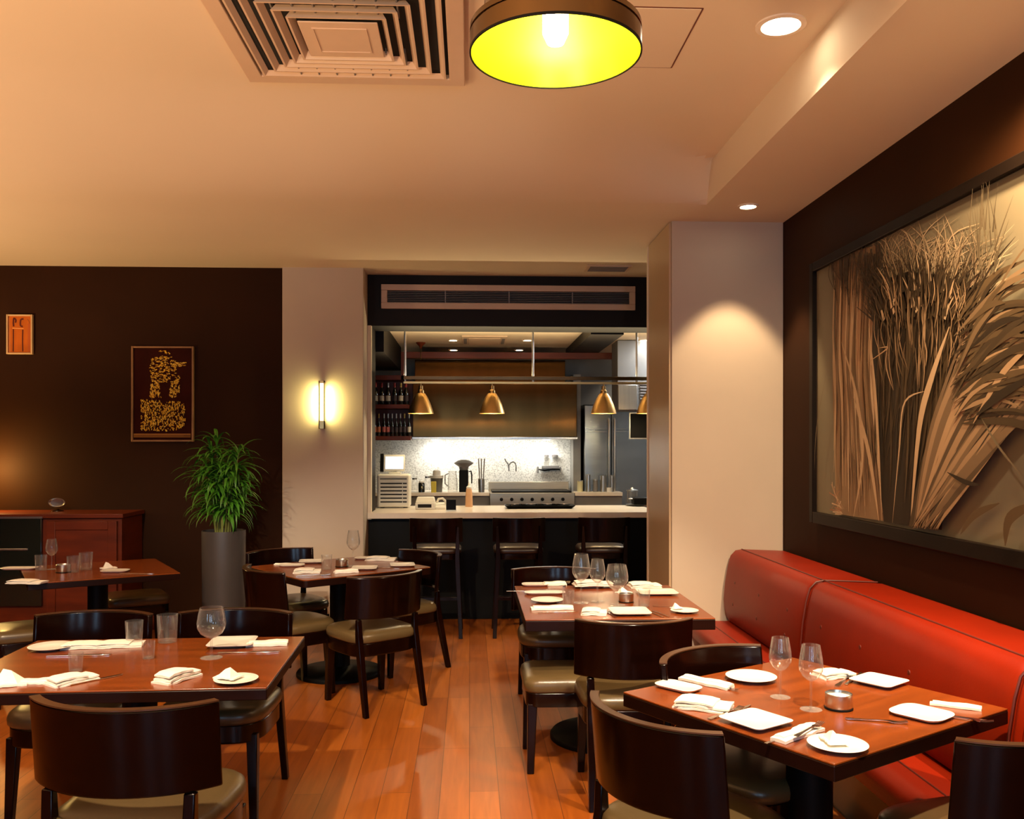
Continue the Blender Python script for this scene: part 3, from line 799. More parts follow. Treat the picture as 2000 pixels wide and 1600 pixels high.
for k in range(90):
    x = rr.uniform(540, 840); y = rr.uniform(400, 640); L_ = rr.uniform(70, 190)
    rib([(x, y), (x+rr.uniform(-8, 8)+(x-690)*.05, y+L_*.5), (x+(690-x)*.1+rr.uniform(-6, 6), y+L_)], rr.uniform(.005, .012), mixc(MD, TN, rr.random()), 7, 2)
# pale blades inside the mass
for pts, w in (([(565, 1208), (552, 950), (540, 760), (520, 560)], .03), ([(600, 1215), (622, 980), (640, 820), (712, 780)], .014), ([(660, 1225), (690, 900), (730, 740), (790, 570)], .05), ([(690, 1230), (740, 980), (800, 780), (850, 600)], .04), ([(470, 1195), (500, 1000), (480, 800), (430, 620)], .035), ([(555, 1208), (520, 980), (470, 800)], .04)):
    rib(pts, w, mixc(TN, LT, .4), 16, 2)
# stalks fanning out to the right
poly([(655, 1226), (752, 1240), (800, 1120), (860, 980), (960, 830), (1100, 700), (1100, 560), (960, 560), (860, 640), (780, 800), (700, 1000)], mixc(DK, MD, .5))
for k in range(80):
    f = k/79; x0 = 660+95*rr.random(); y0 = 1228+rr.uniform(-4, 8)
    xe_, ye_ = 870+f*330, 520+f*170+rr.uniform(-40, 40)
    xm_, ym_ = (x0+xe_)/2-28+rr.uniform(-12, 12), (y0+ye_)/2+rr.uniform(-20, 30)
    rib([(x0, y0), (xm_, ym_), (xe_, ye_)], rr.uniform(.02, .05), mixc(DK, TN, rr.choice([.05, .15, .35, .7, .9])), 14, 2)
for k in range(120):
    x = rr.uniform(800, 880); y = rr.uniform(520, 860); L_ = rr.uniform(130, 420); a = rr.uniform(-.15, 1.05)-(y-620)*.0006
    ex, ey = x+L_*math.cos(a), y-L_*math.sin(a)
    rib([(x, y+30), ((x+ex)/2, (y+ey)/2-L_*.07), (ex, ey)], rr.uniform(.012, .034), mixc(DK, MD, rr.random()*1.1) if rr.random() < .8 else mixc(MD, TN, rr.random()), 10, 2)
# broad leaves, twigs and loose lines
for pts, w, c in (([(860, 560), (930, 500), (985, 490)], .03, MD), ([(870, 640), (960, 560), (1040, 540)], .03, DK), ([(835, 1252), (880, 1190), (965, 1150)], .035, MD), ([(790, 1048), (850, 1080), (900, 1090)], .022, DK), ([(905, 870), (960, 960), (1040, 1060)], .012, GR), ([(345, 1040), (352, 900), (385, 720)], .008, GR), ([(870, 400), (890, 350), (930, 320)], .008, DK), ([(560, 640), (590, 640), (520, 690)], .008, TN), ([(985, 1290), (1000, 1200), (1090, 1150)], .05, MD), ([(890, 860), (960, 800), (1100, 720)], .04, DK)):
    rib(pts, w, c, 14, 2)
for k in range(26):
    x = rr.uniform(860, 960); y = rr.uniform(150, 300); L_ = rr.uniform(60, 170); a = rr.uniform(-.5, .6)
    rib([(x, y+90), (x+L_*.3*math.sin(a), y+30), (x+L_*math.sin(a), y-L_*.7)], rr.uniform(.006, .016), mixc(GR, DK, rr.random()*.8), 8)
for k in range(16):
    rib([(395+rr.uniform(0, 40), 1080+k*7), (410+k*2, 1110+k*5), (400+rr.uniform(0, 50), 1170)], .008, mixc(RD, LT, rr.random()), 6)
paint_mesh('print', polys, t, O, U, V, Nn)

# small gold portrait on the brown wall
pa = at_Y(256, 676, YL-.03); pb = at_Y(378, 863, YL-.03)
W, H = pb.x-pa.x, pa.z-pb.z
t = thing('gold_portrait', 'dark framed picture of a golden capped bust on the brown wall', 'picture', (pa.x, YL-.002, pb.z))
fw = .016
MB().box((0, -.03, 0), (fw, 0, H)).box((W-fw, -.03, 0), (W, 0, H)).box((fw, -.03, 0), (W-fw, 0, fw)).box((fw, -.03, H-fw), (W-fw, 0, H)).build('frame', M['goldframe'], t, bevel=.003)
MB().box((fw, -.014, fw), (W-fw, -.001, H-fw)).build('canvas', mat('portrait_ground', srgb(52, 16, 8), .8, spec=.1, var=.2), t)
polys = []; GX0, GY0, GX1, GY1 = 118, 118, 1000, 1480
def gw(x, y): return ((x-GX0)/(GX1-GX0)*W, (GY1-y)/(GY1-GY0)*H)
GOLD = [srgb(226, 180, 34), srgb(240, 200, 60), srgb(190, 138, 22), srgb(220, 165, 44), srgb(120, 70, 14), srgb(240, 214, 100)]
def inside(x, y, pl):
    c = False; n = len(pl)
    for i in range(n):
        x1_, y1_ = pl[i]; x2_, y2_ = pl[(i+1) % n]
        if (y1_ > y) != (y2_ > y) and x < (x2_-x1_)*(y-y1_)/(y2_-y1_)+x1_: c = not c
    return c
regs = [([(385, 300), (520, 255), (690, 262), (740, 330), (745, 520), (800, 540), (800, 625), (420, 630), (370, 480)], 230, 'h'),
        ([(700, 335), (880, 345), (890, 395), (740, 410)], 34, 'h'),
        ([(395, 620), (500, 640), (540, 850), (365, 850)], 90, 'v'), ([(700, 600), (800, 600), (800, 845), (630, 845)], 80, 'v'),
        ([(250, 880), (520, 890), (560, 950), (640, 900), (860, 920), (885, 1060), (870, 1270), (640, 1335), (260, 1315)], 520, 'v'),
        ([(510, 185), (640, 185), (680, 230), (520, 215)], 12, 'h')]
for pl, nn, dr in regs:
    xs_ = [p[0] for p in pl]; ys_ = [p[1] for p in pl]; k = 0
    while k < nn:
        x, y = rr.uniform(min(xs_), max(xs_)), rr.uniform(min(ys_), max(ys_))
        if not inside(x, y, pl): continue
        k += 1; a = (PI/2 if dr == 'v' else 0)+rr.uniform(-.6, .6); L_ = rr.uniform(16, 46)
        q = [gw(x-L_/2*math.cos(a), y-L_/2*math.sin(a)), gw(x+rr.uniform(-4, 4), y), gw(x+L_/2*math.cos(a), y+L_/2*math.sin(a))]
        for z in ribbon(q, rr.uniform(.006, .013), 4, 2): polys.append((z, rr.choice(GOLD)))
polys.append(([gw(155, 1420), gw(960, 1420), gw(960, 1368), gw(155, 1368)], srgb(120, 75, 20)))
polys.append(([gw(155, 1374), gw(960, 1374), gw(960, 1366), gw(155, 1366)], srgb(190, 135, 60)))
for k in range(5):
    x = 865+k*18
    for z in ribbon([gw(x, 1412), gw(x+6, 1382), gw(x+14, 1410)], .0022, 6, 2): polys.append((z, srgb(60, 30, 10)))
paint_mesh('painting', polys, t, Vector((0, -.014, 0)), Vector((1, 0, 0)), Vector((0, 0, 1)), Vector((0, -1, 0)))

# small pale wooden picture further along
pa = at_Y(12, 614, YL-.03); pb = at_Y(63, 692, YL-.03)
W, H = pb.x-pa.x, pa.z-pb.z
t = thing('small_picture', 'small pale wooden framed picture with two tall dark figures', 'picture', (pa.x, YL-.002, pb.z))
fw = .014
MB().box((0, -.03, 0), (fw, 0, H)).box((W-fw, -.03, 0), (W, 0, H)).box((fw, -.03, 0), (W-fw, 0, fw)).box((fw, -.03, H-fw), (W-fw, 0, H)).build('frame', M['palewood'], t, bevel=.003)
MB().box((fw, -.014, fw), (W-fw, -.001, H-fw)).build('canvas', mat('orange_ground', srgb(186, 98, 32), .8, spec=.1, var=.12, scale=(20, 2, 4)), t)
polys = []
def sw(x, y): return ((x-170)/(845-170)*W, (1235-y)/(1235-185)*H)
for pts, w, c in (([(335, 570), (335, 860), (330, 1160)], .010, srgb(70, 20, 8)), ([(580, 580), (575, 860), (580, 1160)], .010, srgb(75, 22, 8)), ([(345, 500), (335, 400), (350, 280), (400, 330), (390, 400)], .014, srgb(80, 26, 10)), ([(580, 500), (520, 470), (530, 320), (600, 300)], .014, srgb(90, 34, 12)), ([(700, 300), (740, 360), (760, 470)], .008, srgb(150, 80, 26)), ([(310, 545), (450, 550), (600, 560)], .006, srgb(236, 170, 96)), ([(220, 260), (230, 700), (240, 1180)], .016, srgb(200, 120, 60)), ([(740, 420), (740, 800), (745, 1180)], .02, srgb(176, 88, 30))):
    for z in ribbon([sw(*p) for p in pts], w, 12, 0): polys.append((z, c))
paint_mesh('painting', polys, t, Vector((0, -.014, 0)), Vector((1, 0, 0)), Vector((0, 0, 1)), Vector((0, -1, 0)))
# ------------------------------------------------------------------ open kitchen
ZB_ = 1.05; YCF = 10.55
bx0 = at_Y(722, 960, YCF).x; bx1 = at_Y(956, 960, YCF).x; bx2 = at_Y(1122, 960, YCF).x; bx3 = at_Y(1216, 960, YCF).x
t = thing('back_counter', 'pale topped kitchen counter beside the bottle shelves, under the mosaic', 'counter', (0, 0, 0))
MB().box((bx0-.3, YCF, ZB_-.04), (bx1, YKB-.03, ZB_)).build('worktop', M['counter'], t, bevel=.003)
MB().box((bx0-.3, YCF+.03, 0), (bx1, YKB-.03, ZB_-.04)).build('cabinet_front', M['grey'], t, bevel=.003)
t = thing('back_counter', 'pale topped kitchen counter before the steel fridge', 'counter', (0, 0, 0))
MB().box((bx2+.005, YCF, ZB_-.045), (bx3, YCF+.27, ZB_)).build('worktop', M['counter'], t, bevel=.003)
MB().box((bx2+.005, YCF+.03, 0), (bx3, YCF+.26, ZB_-.045)).build('cabinet_front', M['grey'], t, bevel=.003)
# range cooker
t = thing('range_cooker', 'stainless steel range cooker under the hood', 'cooker', (0, 0, 0))
mb = MB().box((bx1+.004, YCF-.02, .1), (bx2, YKB-.06, ZB_-.005)); mb.build('body', M['warmsteel'], t, bevel=.004)
MB().box((bx1+.03, YCF+.05, ZB_-.005), (bx2-.03, YKB-.16, ZB_+.012)).build('hob', M['black'], t, bevel=.003)
MB().box((bx1+.004, YKB-.14, ZB_-.005), (bx2, YKB-.06, ZB_+.10)).build('splash_rail', M['warmsteel'], t, bevel=.004)
MB().box((bx1+.03, YCF-.035, .30), (bx2-.03, YCF-.02, ZB_-.16)).build('oven_door', M['warmsteel'], t, bevel=.003)
MB().tube([(bx1+.08, YCF-.07, ZB_-.20), (bx2-.08, YCF-.07, ZB_-.20)], .012, 10).bar((bx1+.1, YCF-.035, ZB_-.2), (bx1+.1, YCF-.07, ZB_-.2), .016).bar((bx2-.1, YCF-.035, ZB_-.2), (bx2-.1, YCF-.07, ZB_-.2), .016).build('oven_handle', M['warmsteel'], t)
for k in range(7):
    x = bx1+.14+k*(bx2-bx1-.28)/6
    MB().lathe([(.02, 0), (.02, .02), (.014, .026)], T=Matrix.Translation((x, YCF-.02, ZB_-.08)) @ Matrix.Rotation(PI/2, 4, 'X'), seg=16).build('knob', M['black'], t)
# hood
hy = 10.45
h0 = at_Y(806, 857, hy); h1 = at_Y(1127, 750, hy)
t = thing('extractor_hood', 'wide brushed steel extractor hood over the range', 'hood', (0, 0, 0))
MB().box((h0.x, hy, h0.z+.02), (h1.x, YKB-.03, h1.z)).build('canopy', M['hood'], t, bevel=.006)
MB().box((h0.x-.005, hy-.012, h0.z-.006), (h1.x+.005, YKB-.03, h0.z+.02)).build('lip', M['steel'], t, bevel=.003)
u1_ = at_Y(1104, 720, hy+.10)
MB().box((h0.x+.02, hy+.10, h1.z), (u1_.x, YKB-.03, at_Y(900, 703, hy+.1).z)).build('duct_box', M['hood'], t, bevel=.004)
for px in (850, 1068):
    x = at_Y(px, 857, hy+.4).x
    MB().lathe([(.045, 0), (.045, -.006), (.02, -.009)], c=(x, hy+.42, h0.z-.006), seg=24).build('hood_light', M['lens'], t)
HOODL = [at_Y(850, 857, hy+.42), at_Y(1068, 857, hy+.42)]
# mahogany frame with the bottle shelves
fy = 10.30
t = thing('bottle_shelf', 'red mahogany shelf frame holding two rows of bottles', 'shelf', (0, 0, 0))
q0 = at_Y(783, 687, fy); q1 = at_Y(1320, 702, fy)
MB().box((q0.x, fy, q1.z), (q1.x, fy+.08, min(q0.z, HK-.005))).build('top_beam', M['redwood'], t, bevel=.003)
q2 = at_Y(790, 742, fy)
MB().box((q0.x, fy, q2.z), (q2.x, fy+.08, q1.z)).build('post', M['redwood'], t, bevel=.003)
q3 = at_Y(724, 733, fy)
MB().box((q3.x-.05, fy, q2.z), (q2.x, fy+.30, q3.z)).build('shelf_board', M['redwood'], t, bevel=.003)
s1a = at_Y(724, 790, fy); s1b = at_Y(798, 798, fy)
MB().box((s1a.x-.05, fy, s1b.z), (s1b.x, fy+.34, s1a.z)).build('shelf_board', M['redwood'], t, bevel=.003)
s2a = at_Y(724, 852, fy); s2b = at_Y(813, 860, fy)
MB().box((s2a.x-.05, fy, s2b.z), (h0.x-.012, fy+.34, s2a.z)).build('shelf_board', M['redwood'], t, bevel=.003)
MB().box((s2a.x-.06, fy+.34, s2b.z), (h0.x-.012, fy+.37, q3.z)).build('back_board', M['redwood'], t)
MB().box((s2a.x-.075, fy, s2b.z), (s2a.x-.052, fy+.37, q3.z)).build('side_panel', M['darkgrey'], t)
# bottles
CAPS = {'red': mat('red_foil', (.42, .03, .02), .4), 'silver': mat('silver_foil', (.5, .47, .42), .3, .6), 'gold': mat('gold_foil', (.55, .36, .10), .3, .6)}
LAB = {'cream': mat('cream_label', (.62, .55, .42), .7), 'orange': mat('orange_label', (.62, .20, .08), .7), 'dark': mat('dark_label', (.05, .03, .03), .7), 'pink': mat('pink_label', (.60, .16, .14), .7)}
def bottle(x, y, z, h, r, cap, lab, label, group, neck=.35):
    t = thing('bottle', label, 'bottle', (x, y, z), 0, group)
    MB().lathe([(r*.9, 0), (r, .006), (r, h*(1-neck)-.03), (r*.8, h*(1-neck)), (r*.40, h*(1-neck*.72)), (r*.34, h*.9), (r*.38, h*.91), (r*.38, h*.93)], seg=20).build('body', M['bottle'], t, smooth=50)
    MB().lathe([(r*.42, h*.80), (r*.42, h), (r*.2, h)], seg=16, cap0=False).build('cap', CAPS[cap], t)
    MB().lathe([(r*1.012, h*.18), (r*1.012, h*.42)], seg=20, cap0=False, cap1=False).build('label', LAB[lab], t)
hu = at_Y(760, 748, fy+.15).z - s1a.z; hl = at_Y(760, 808, fy+.15).z - s2a.z
up = [(734, 'red', 'cream'), (746, 'red', 'cream'), (758, 'silver', 'cream'), (771, 'red', 'dark'), (783, 'gold', 'cream'), (793, 'red', 'dark')]
PL = ['first bottle from the pillar side', 'second bottle from the pillar side', 'third bottle from the pillar side', 'fourth bottle from the pillar side', 'fifth bottle from the pillar side', 'sixth bottle from the pillar side', 'seventh bottle from the pillar side', 'eighth bottle from the pillar side', 'ninth bottle from the pillar side']
for i, (px, cp_, lb) in enumerate(up):
    p = at_Y(px, 790, fy+.15); bottle(p.x, fy+.15, s1a.z, hu, .029, cp_, lb, '%s on the upper shelf, %s capped' % (PL[i], cp_), 'bottles on the upper shelf')
lo = [(732, 'silver', 'orange'), (740, 'gold', 'orange'), (750, 'silver', 'pink'), (758, 'silver', 'pink'), (766, 'silver', 'dark'), (774, 'silver', 'dark'), (782, 'silver', 'dark'), (790, 'gold', 'dark'), (799, 'silver', 'cream')]
for i, (px, cp_, lb) in enumerate(lo):
    p = at_Y(px, 852, fy+.15); bottle(p.x, fy+.15, s2a.z, hl, .0215, cp_, lb, '%s on the lower shelf, %s topped' % (PL[i], cp_), 'bottles on the lower shelf', .5)
# lamp rail and copper pendants over the pass
ry = 8.78
ra = at_Y(788, 747, ry); rb = at_Y(1420, 747, ry)
t = thing('lamp_rail', 'thin pale lamp rail hung on rods over the kitchen counter', 'rail', (0, 0, 0))
MB().box((ra.x, ry-.012, ra.z-.012), (rb.x, ry+.012, ra.z+.010)).build('bar', M['brass'], t, bevel=.002)
MB().box((ra.x, ry-.004, ra.z+.028), (rb.x, ry+.035, ra.z+.062)).build('upper_bar', M['bronze'], t, bevel=.002)
for px in (791, 1041, 1244):
    x = at_Y(px, 747, ry).x; MB().cyl((x, ry+.01, ra.z+.01), .011, HK-ra.z-.012, 12).build('rod', M['steel'], t)
cop = mat('copper_shade', (.78, .50, .19), .38, 1.0, var=.06)
rp_ = 25/F*ry
for px, lb in ((822, 'copper cone pendant in front of the bottle shelves'), (961, 'copper cone pendant before the middle of the steel hood'), (1179, 'copper cone pendant in front of the steel fridge'), (1268, 'copper cone pendant half hidden by the beige pillar')):
    p = at_Y(px, 808, ry); dz = ra.z-.012-p.z
    t = thing('pendant_light', lb, 'lamp', (p.x, ry, p.z), 0, 'copper pendants on the rail')
    MB().lathe([(rp_, 0), (rp_*.94, .03), (rp_*.80, .085), (rp_*.55, .155), (rp_*.34, .195), (rp_*.26, .20), (rp_*.25, .199), (rp_*.33, .192), (rp_*.53, .15), (rp_*.78, .082), (rp_*.92, .03), (rp_*.985, .001)], seg=44, cap0=False, cap1=False).build('shade', cop, t, smooth=60)
    MB().lathe([(rp_*.26, .198), (rp_*.24, .225), (rp_*.17, .235), (rp_*.16, dz-.02), (rp_*.06, dz-.015), (rp_*.06, dz)], seg=24).build('socket', M['brass'], t)
    MB().lathe([(.0, .035), (.022, .05), (.028, .08), (.018, .12), (.014, .19)], seg=18).build('bulb', M['bulb'], t)
    PEND = globals().setdefault('PENDS', []); PEND.append((p.x, ry, p.z))
# hanging ceiling canopy, cassette and downlights of the kitchen ceiling
p = at_z(822, 669, HK)
t = thing('ceiling_pendant', 'dark cone shaped ceiling rose with a thin drop rod in the kitchen', 'lamp', p)
MB().lathe([(.055, 0), (.055, -.008), (.02, -.045), (.008, -.07)], seg=24).build('rose', M['redwood'], t)
MB().cyl((0, 0, -.20), .004, .14, 8).build('rod', M['bronze'], t)
a = at_z(903, 672, HK); b = at_z(986, 672, HK); c = at_z(903, 655, HK)
t = thing('kitchen_vent', 'flat rectangular air vent in the kitchen ceiling', 'vent', ((a.x+b.x)/2, (a.y+c.y)/2, HK))
w, h = (b.x-a.x)/2, abs(c.y-a.y)/2
MB().box((-w, -h, -.015), (w, h, 0)).build('frame', M['vent'], t, bevel=.003)
MB().box((-w*.7, -h*.7, -.022), (w*.7, h*.7, -.015)).build('centre_panel', M['vent'], t, bevel=.003)
MB().box((-w*.92, -h*.6, -.018), (-w*.78, h*.6, -.0145)).box((w*.78, -h*.6, -.018), (w*.92, h*.6, -.0145)).build('slot', M['slat'], t)
KD = []
for px, py, lb in ((885, 664, 'kitchen downlight beside the ceiling vent, nearer of its pair'), (886, 683, 'kitchen downlight just above the mahogany beam, behind the bottles side'), (1030, 664, 'kitchen downlight next to the middle rail rod'), (1014, 683, 'kitchen downlight above the mahogany beam at the hood centre'), (1257, 664, 'kitchen downlight touching the beige pillar edge'), (1227, 683, 'kitchen downlight above the fridge')):
    p = at_z(px, py, HK); downlight(p, .046, lb, 'kitchen ceiling downlights'); KD.append(p)
# fridge
gy = 10.90
f0 = at_Y(1141, 790, gy)
t = thing('fridge', 'tall stainless double door fridge behind the copper pendant', 'fridge', (0, 0, 0))
fx0 = f0.x; fx1 = fx0+.98; fm = at_Y(1194, 850, gy).x
MB().box((fx0, gy+.06, .02), (fx1, YKB-.02, f0.z)).build('body', M['darkgrey'], t, bevel=.004)
for a_, b_, hx in ((fx0+.004, fm-.004, fm-.035), (fm+.004, fx1-.004, fm+.035)):
    d = MB().box((a_, gy, .12), (b_, gy+.058, f0.z-.01)).build('door', M['fridge'], t, bevel=.006)
    zt1 = at_Y(1194, 818, gy).z; zb1 = .95
    MB().tube([(hx, gy-.005, zt1), (hx, gy-.05, zt1-.02), (hx, gy-.055, zt1-.06), (hx, gy-.055, zb1+.06), (hx, gy-.05, zb1+.02), (hx, gy-.005, zb1)], .014, 10).build('handle', M['steel'], d)
    zs = at_Y(1194, 841, gy).z
    MB().box((a_+.02, gy-.004, zs-.018), (b_-.05, gy, zs-.008)).box((a_+.02, gy-.004, zs+.018), (b_-.05, gy, zs+.026)).build('reflection_strip', M['steel'], d)  # pale strips stand in for the band of light reflected in the doors
# pier between the mosaic and the fridge
px0 = at_Y(1115, 900, 10.98).x
struct('pillar_kitchen', MB().box((xm1+.002, 11.0, 0), (fx0-.03, YKB, HK-.3)), mat('pale_grey_panel', (.38, .37, .34), .5))
# tall dark slim panel by the fridge (oven stack edge) and wall cabinet on the other side
c0 = at_Y(1206, 752, 9.9); c1_ = at_Y(1246, 802, 9.9)
t = thing('wall_cabinet', 'grey steel wall cabinet hanging from the ceiling by the pillar', 'cabinet', (0, 0, 0))
MB().box((c0.x, 9.9, c1_.z), (c0.x+.62, 10.3, HK-.006)).build('carcass', M['grey'], t, bevel=.004)
MB().box((c0.x+.008, 9.885, c1_.z+.008), (at_Y(1244, 760, 9.9).x, 9.90, c0.z)).build('door', M['steel'], t, bevel=.003)
for k in range(9):
    z = c1_.z+.03+k*.032
    MB().box((at_Y(1250, 760, 9.9).x, 9.886, z), (c0.x+.60, 9.902, z+.014)).build('louvre', M['slat'], t)
m0 = at_Y(1229, 806, 9.5); m1 = at_Y(1300, 858, 9.5)
t = thing('monitor', 'black screen with a silver frame hanging beside the fridge', 'monitor', (0, 0, 0))
MB().box((m0.x, 9.5, m1.z), (m1.x, 9.54, m0.z)).build('casing', M['steel'], t, bevel=.004)
MB().box((m0.x+.012, 9.494, m1.z+.014), (m1.x-.012, 9.50, m0.z-.012)).build('screen', M['black'], t)
MB().bar(((m0.x+m1.x)/2, 9.53, m0.z-.02), ((m0.x+m1.x)/2, 9.95, c1_.z+.004), .05, .03).build('bracket', M['black'], t)

# --- things on the pass counter
def onc(px, py): return at_z(px, py, zc)
p = onc(768, 993); k = p.y/F
t = thing('slatted_machine', 'cream slatted countertop machine beside the pale pillar', 'machine', (p.x, p.y+.02, zc))
w, h, dp = 64*k, 66*k, .22
MB().box((-w/2, 0, .008), (w/2, dp, h)).build('body', M['appliance'], t, bevel=.022, seg=4)
for z in range(6):
    zz = .055+z*.036
    MB().box((-w/2+.035, -.004, zz), (w/2-.075, .004, zz+.012)).box((w/2-.068, -.004, zz), (w/2-.03, .004, zz+.012)).build('slot', M['darkgrey'], t)
MB().box((-w/2+.03, -.004, .282), (w/2-.03, .004, .290)).build('slot', M['darkgrey'], t)
for sx in (-1, 1):
    MB().box((sx*w*.35-.02, .03, 0), (sx*w*.35+.02, dp-.03, .009)).build('foot', M['black'], t)
mz = zc+h
t = thing('till_screen', 'tilted white touch screen with a dark side on the slatted machine', 'screen', (p.x+.005, p.y+.10, mz))
T = Matrix.Translation((0, 0, .03)) @ Matrix.Rotation(D(-14), 4, 'X')
MB().box((-.11, .0, .0), (.10, .018, .165), T).build('casing', M['appliance'], t, bevel=.006)
MB().box((-.092, -.003, .02), (.085, .001, .145), T).build('display', mat('pale_display', (.8, .84, .86), .3, emit=(.8, .9, 1), estr=.6), t)
MB().box((-.145, .01, .0), (-.112, .05, .18), T).build('side_pad', M['black'], t, bevel=.004)
MB().box((-.06, .0, 0), (.06, .10, .02)).bar((0, .05, .015), (0, .03, .06), .04, .03).build('stand', M['appliance'], t, bevel=.003)
p = onc(830, 996); k = p.y/F
t = thing('receipt_printer', 'small cream receipt printer next to the slatted machine', 'printer', (p.x, p.y+.04, zc))
MB().box((-.095, 0, 0), (.095, .17, .065)).add([(-.095, .03, .065), (.095, .03, .065), (.095, .17, .065), (-.095, .17, .065), (-.08, .07, .115), (.08, .07, .115), (.08, .16, .115), (-.08, .16, .115)], [(0,3,2,1),(4,5,6,7),(0,1,5,4),(1,2,6,5),(2,3,7,6),(3,0,4,7)]).build('body', M['appliance'], t, bevel=.006)
MB().box((-.07, -.003, .018), (.06, .002, .05)).build('slot', M['darkgrey'], t)
p = onc(860, 995)
t = thing('desk_phone', 'cream desk phone with a curved handset beside the printer', 'phone', (p.x, p.y+.04, zc))
MB().add([(-.05, -.03, 0), (.05, -.03, 0), (.05, .11, 0), (-.05, .11, 0), (-.05, -.03, .02), (.05, -.03, .02), (.05, .11, .06), (-.05, .11, .06)], [(0,3,2,1),(4,5,6,7),(0,1,5,4),(1,2,6,5),(2,3,7,6),(3,0,4,7)]).build('body', M['appliance'], t, bevel=.005)
MB().tube([(-.035, .02, .06), (-.02, .035, .095), (.02, .05, .10), (.045, .055, .075), (.055, .055, .03)], [.012, .011, .011, .011, .012], 10).build('handset', M['appliance'], t)
p = onc(881, 998); k = p.y/F
t = thing('card_holder', 'small black block on the counter before the grinder', 'holder', (p.x, p.y, zc))
MB().box((-.046, 0, .008), (.046, .03, .105)).build('panel', M['black'], t, bevel=.003)
MB().box((-.05, -.015, 0), (.05, .05, .009)).build('foot', M['glass'], t)
p = onc(916, 990); k = p.y/F
t = thing('squeeze_bottle', 'peach coloured squeeze bottle standing on the counter', 'bottle', (p.x, p.y, zc))
pm = mat('peach_plastic', (.66, .38, .20), .45)
MB().lathe([(.036, 0), (.038, .01), (.034, .12), (.028, .175), (.024, .185)], seg=24).build('body', pm, t, smooth=50)
MB().lathe([(.026, .184), (.026, .20), (.012, .21), (.004, .25)], seg=20).build('nozzle', M['white'], t)
p = onc(1055, 994)
x0_, x1_ = onc(986, 994).x, onc(1124, 994).x
t = thing('black_tray', 'long low black tray of dark cookware on the counter', 'tray', ((x0_+x1_)/2, p.y, zc))
w = (x1_-x0_)/2
MB().add([(-w+.04, 0, 0), (w-.04, 0, 0), (w-.04, .22, 0), (-w+.04, .22, 0), (-w, -.02, .03), (w, -.02, .03), (w, .25, .03), (-w, .25, .03), (-w+.015, -.01, .03), (w-.015, -.01, .03), (w-.015, .24, .03), (-w+.015, .24, .03), (-w+.05, .01, .008), (w-.05, .01, .008), (w-.05, .21, .008), (-w+.05, .21, .008)],
    [(3,2,1,0),(0,1,5,4),(1,2,6,5),(2,3,7,6),(3,0,4,7),(4,5,9,8),(5,6,10,9),(6,7,11,10),(7,4,8,11),(8,9,13,12),(9,10,14,13),(10,11,15,14),(11,8,12,15),(12,13,14,15)]).build('tray', M['black'], t, smooth=0)
for i in range(7):
    x = -w+.1+i*(2*w-.2)/6
    MB().lathe([(.036, .009), (.042, .04), (.038, .04), (.033, .013)], c=(x, .10, 0), seg=20).build('dish', M['bottle'] if i % 2 else M['steel'], t)
for y in (.02, .06, .16, .20):
    MB().bar((-w+.05, y, .026), (w-.05, y, .026), .008, .006).build('grid_bar', M['black'], t)
p = onc(1252, 988)
t = thing('black_pot', 'square black pot on a round plate at the pillar end of the counter', 'pot', (p.x, p.y, zc))
MB().lathe([(.06, 0), (.15, .012), (.155, .015), (.06, .006)], seg=40).build('plate', M['steel'], t)
MB().box((-.085, -.06, .014), (.13, .10, .085)).build('body', M['black'], t, bevel=.01, seg=3)
MB().tube([(-.085, .0, .07), (-.12, 0, .068), (-.12, .04, .068), (-.085, .04, .07)], .006, 8).build('handle', M['steel'], t)
t = thing('glass_jar', 'clear glass jar beside the black pot at the pillar', 'jar', (p.x-.05, p.y+.215, zc))
MB().lathe([(.05, 0), (.055, .01), (.055, .13), (.06, .14), (.056, .14), (.051, .128), (.051, .012), (0, .008)], seg=28).build('jar', M['glass'], t, smooth=50)
MB().lathe([(.062, .14), (.062, .15), (.02, .16), (.012, .175), (0, .18)], seg=24).build('lid', M['steel'], t)

# --- things on the counters behind
def onb(px): 
    q = at_z(px, 961, ZB_+.0); return Vector((q.x, q.y, ZB_))
p = onb(853); k = p.y/F
t = thing('storage_tub', 'grey storage tub with a white lid on the kitchen counter', 'tub', p)
MB().lathe([(.065, 0), (.075, .16), (.078, .165)], seg=28).build('tub', mat('smoke_plastic', (.13, .125, .11), .35), t, smooth=50)
MB().lathe([(.082, .165), (.082, .195), (.05, .20), (.045, .25), (.03, .262)], seg=28).build('lid', M['white'], t)
p = onb(905)
t = thing('coffee_grinder', 'black coffee grinder with a flared steel hopper on the counter', 'grinder', p)
MB().box((-.05, -.05, 0), (.06, .09, .26)).build('body', M['black'], t, bevel=.008, seg=3)
MB().lathe([(.05, .26), (.06, .30), (.11, .335), (.118, .345), (.07, .375), (.02, .385)], c=(.005, .02, 0), seg=28).build('hopper', M['slat'], t)
MB().tube([(.065, 0, .24), (.09, 0, .25), (.10, 0, .20), (.10, 0, .10)], .008, 8).build('handle', M['black'], t)
p = onb(884)
t = thing('glass_jug', 'clear glass jug on the counter beside the grinder', 'jug', p)
MB().lathe([(.055, 0), (.06, .01), (.058, .15), (.045, .22), (.05, .25), (.046, .25), (.041, .22), (.054, .15), (.056, .014), (0, .01)], seg=28).build('body', M['glass'], t, smooth=50)
MB().tube([(-.048, 0, .22), (-.09, 0, .20), (-.09, 0, .10), (-.058, 0, .07)], .007, 8).build('handle', M['slat'], t)
p = onb(827)
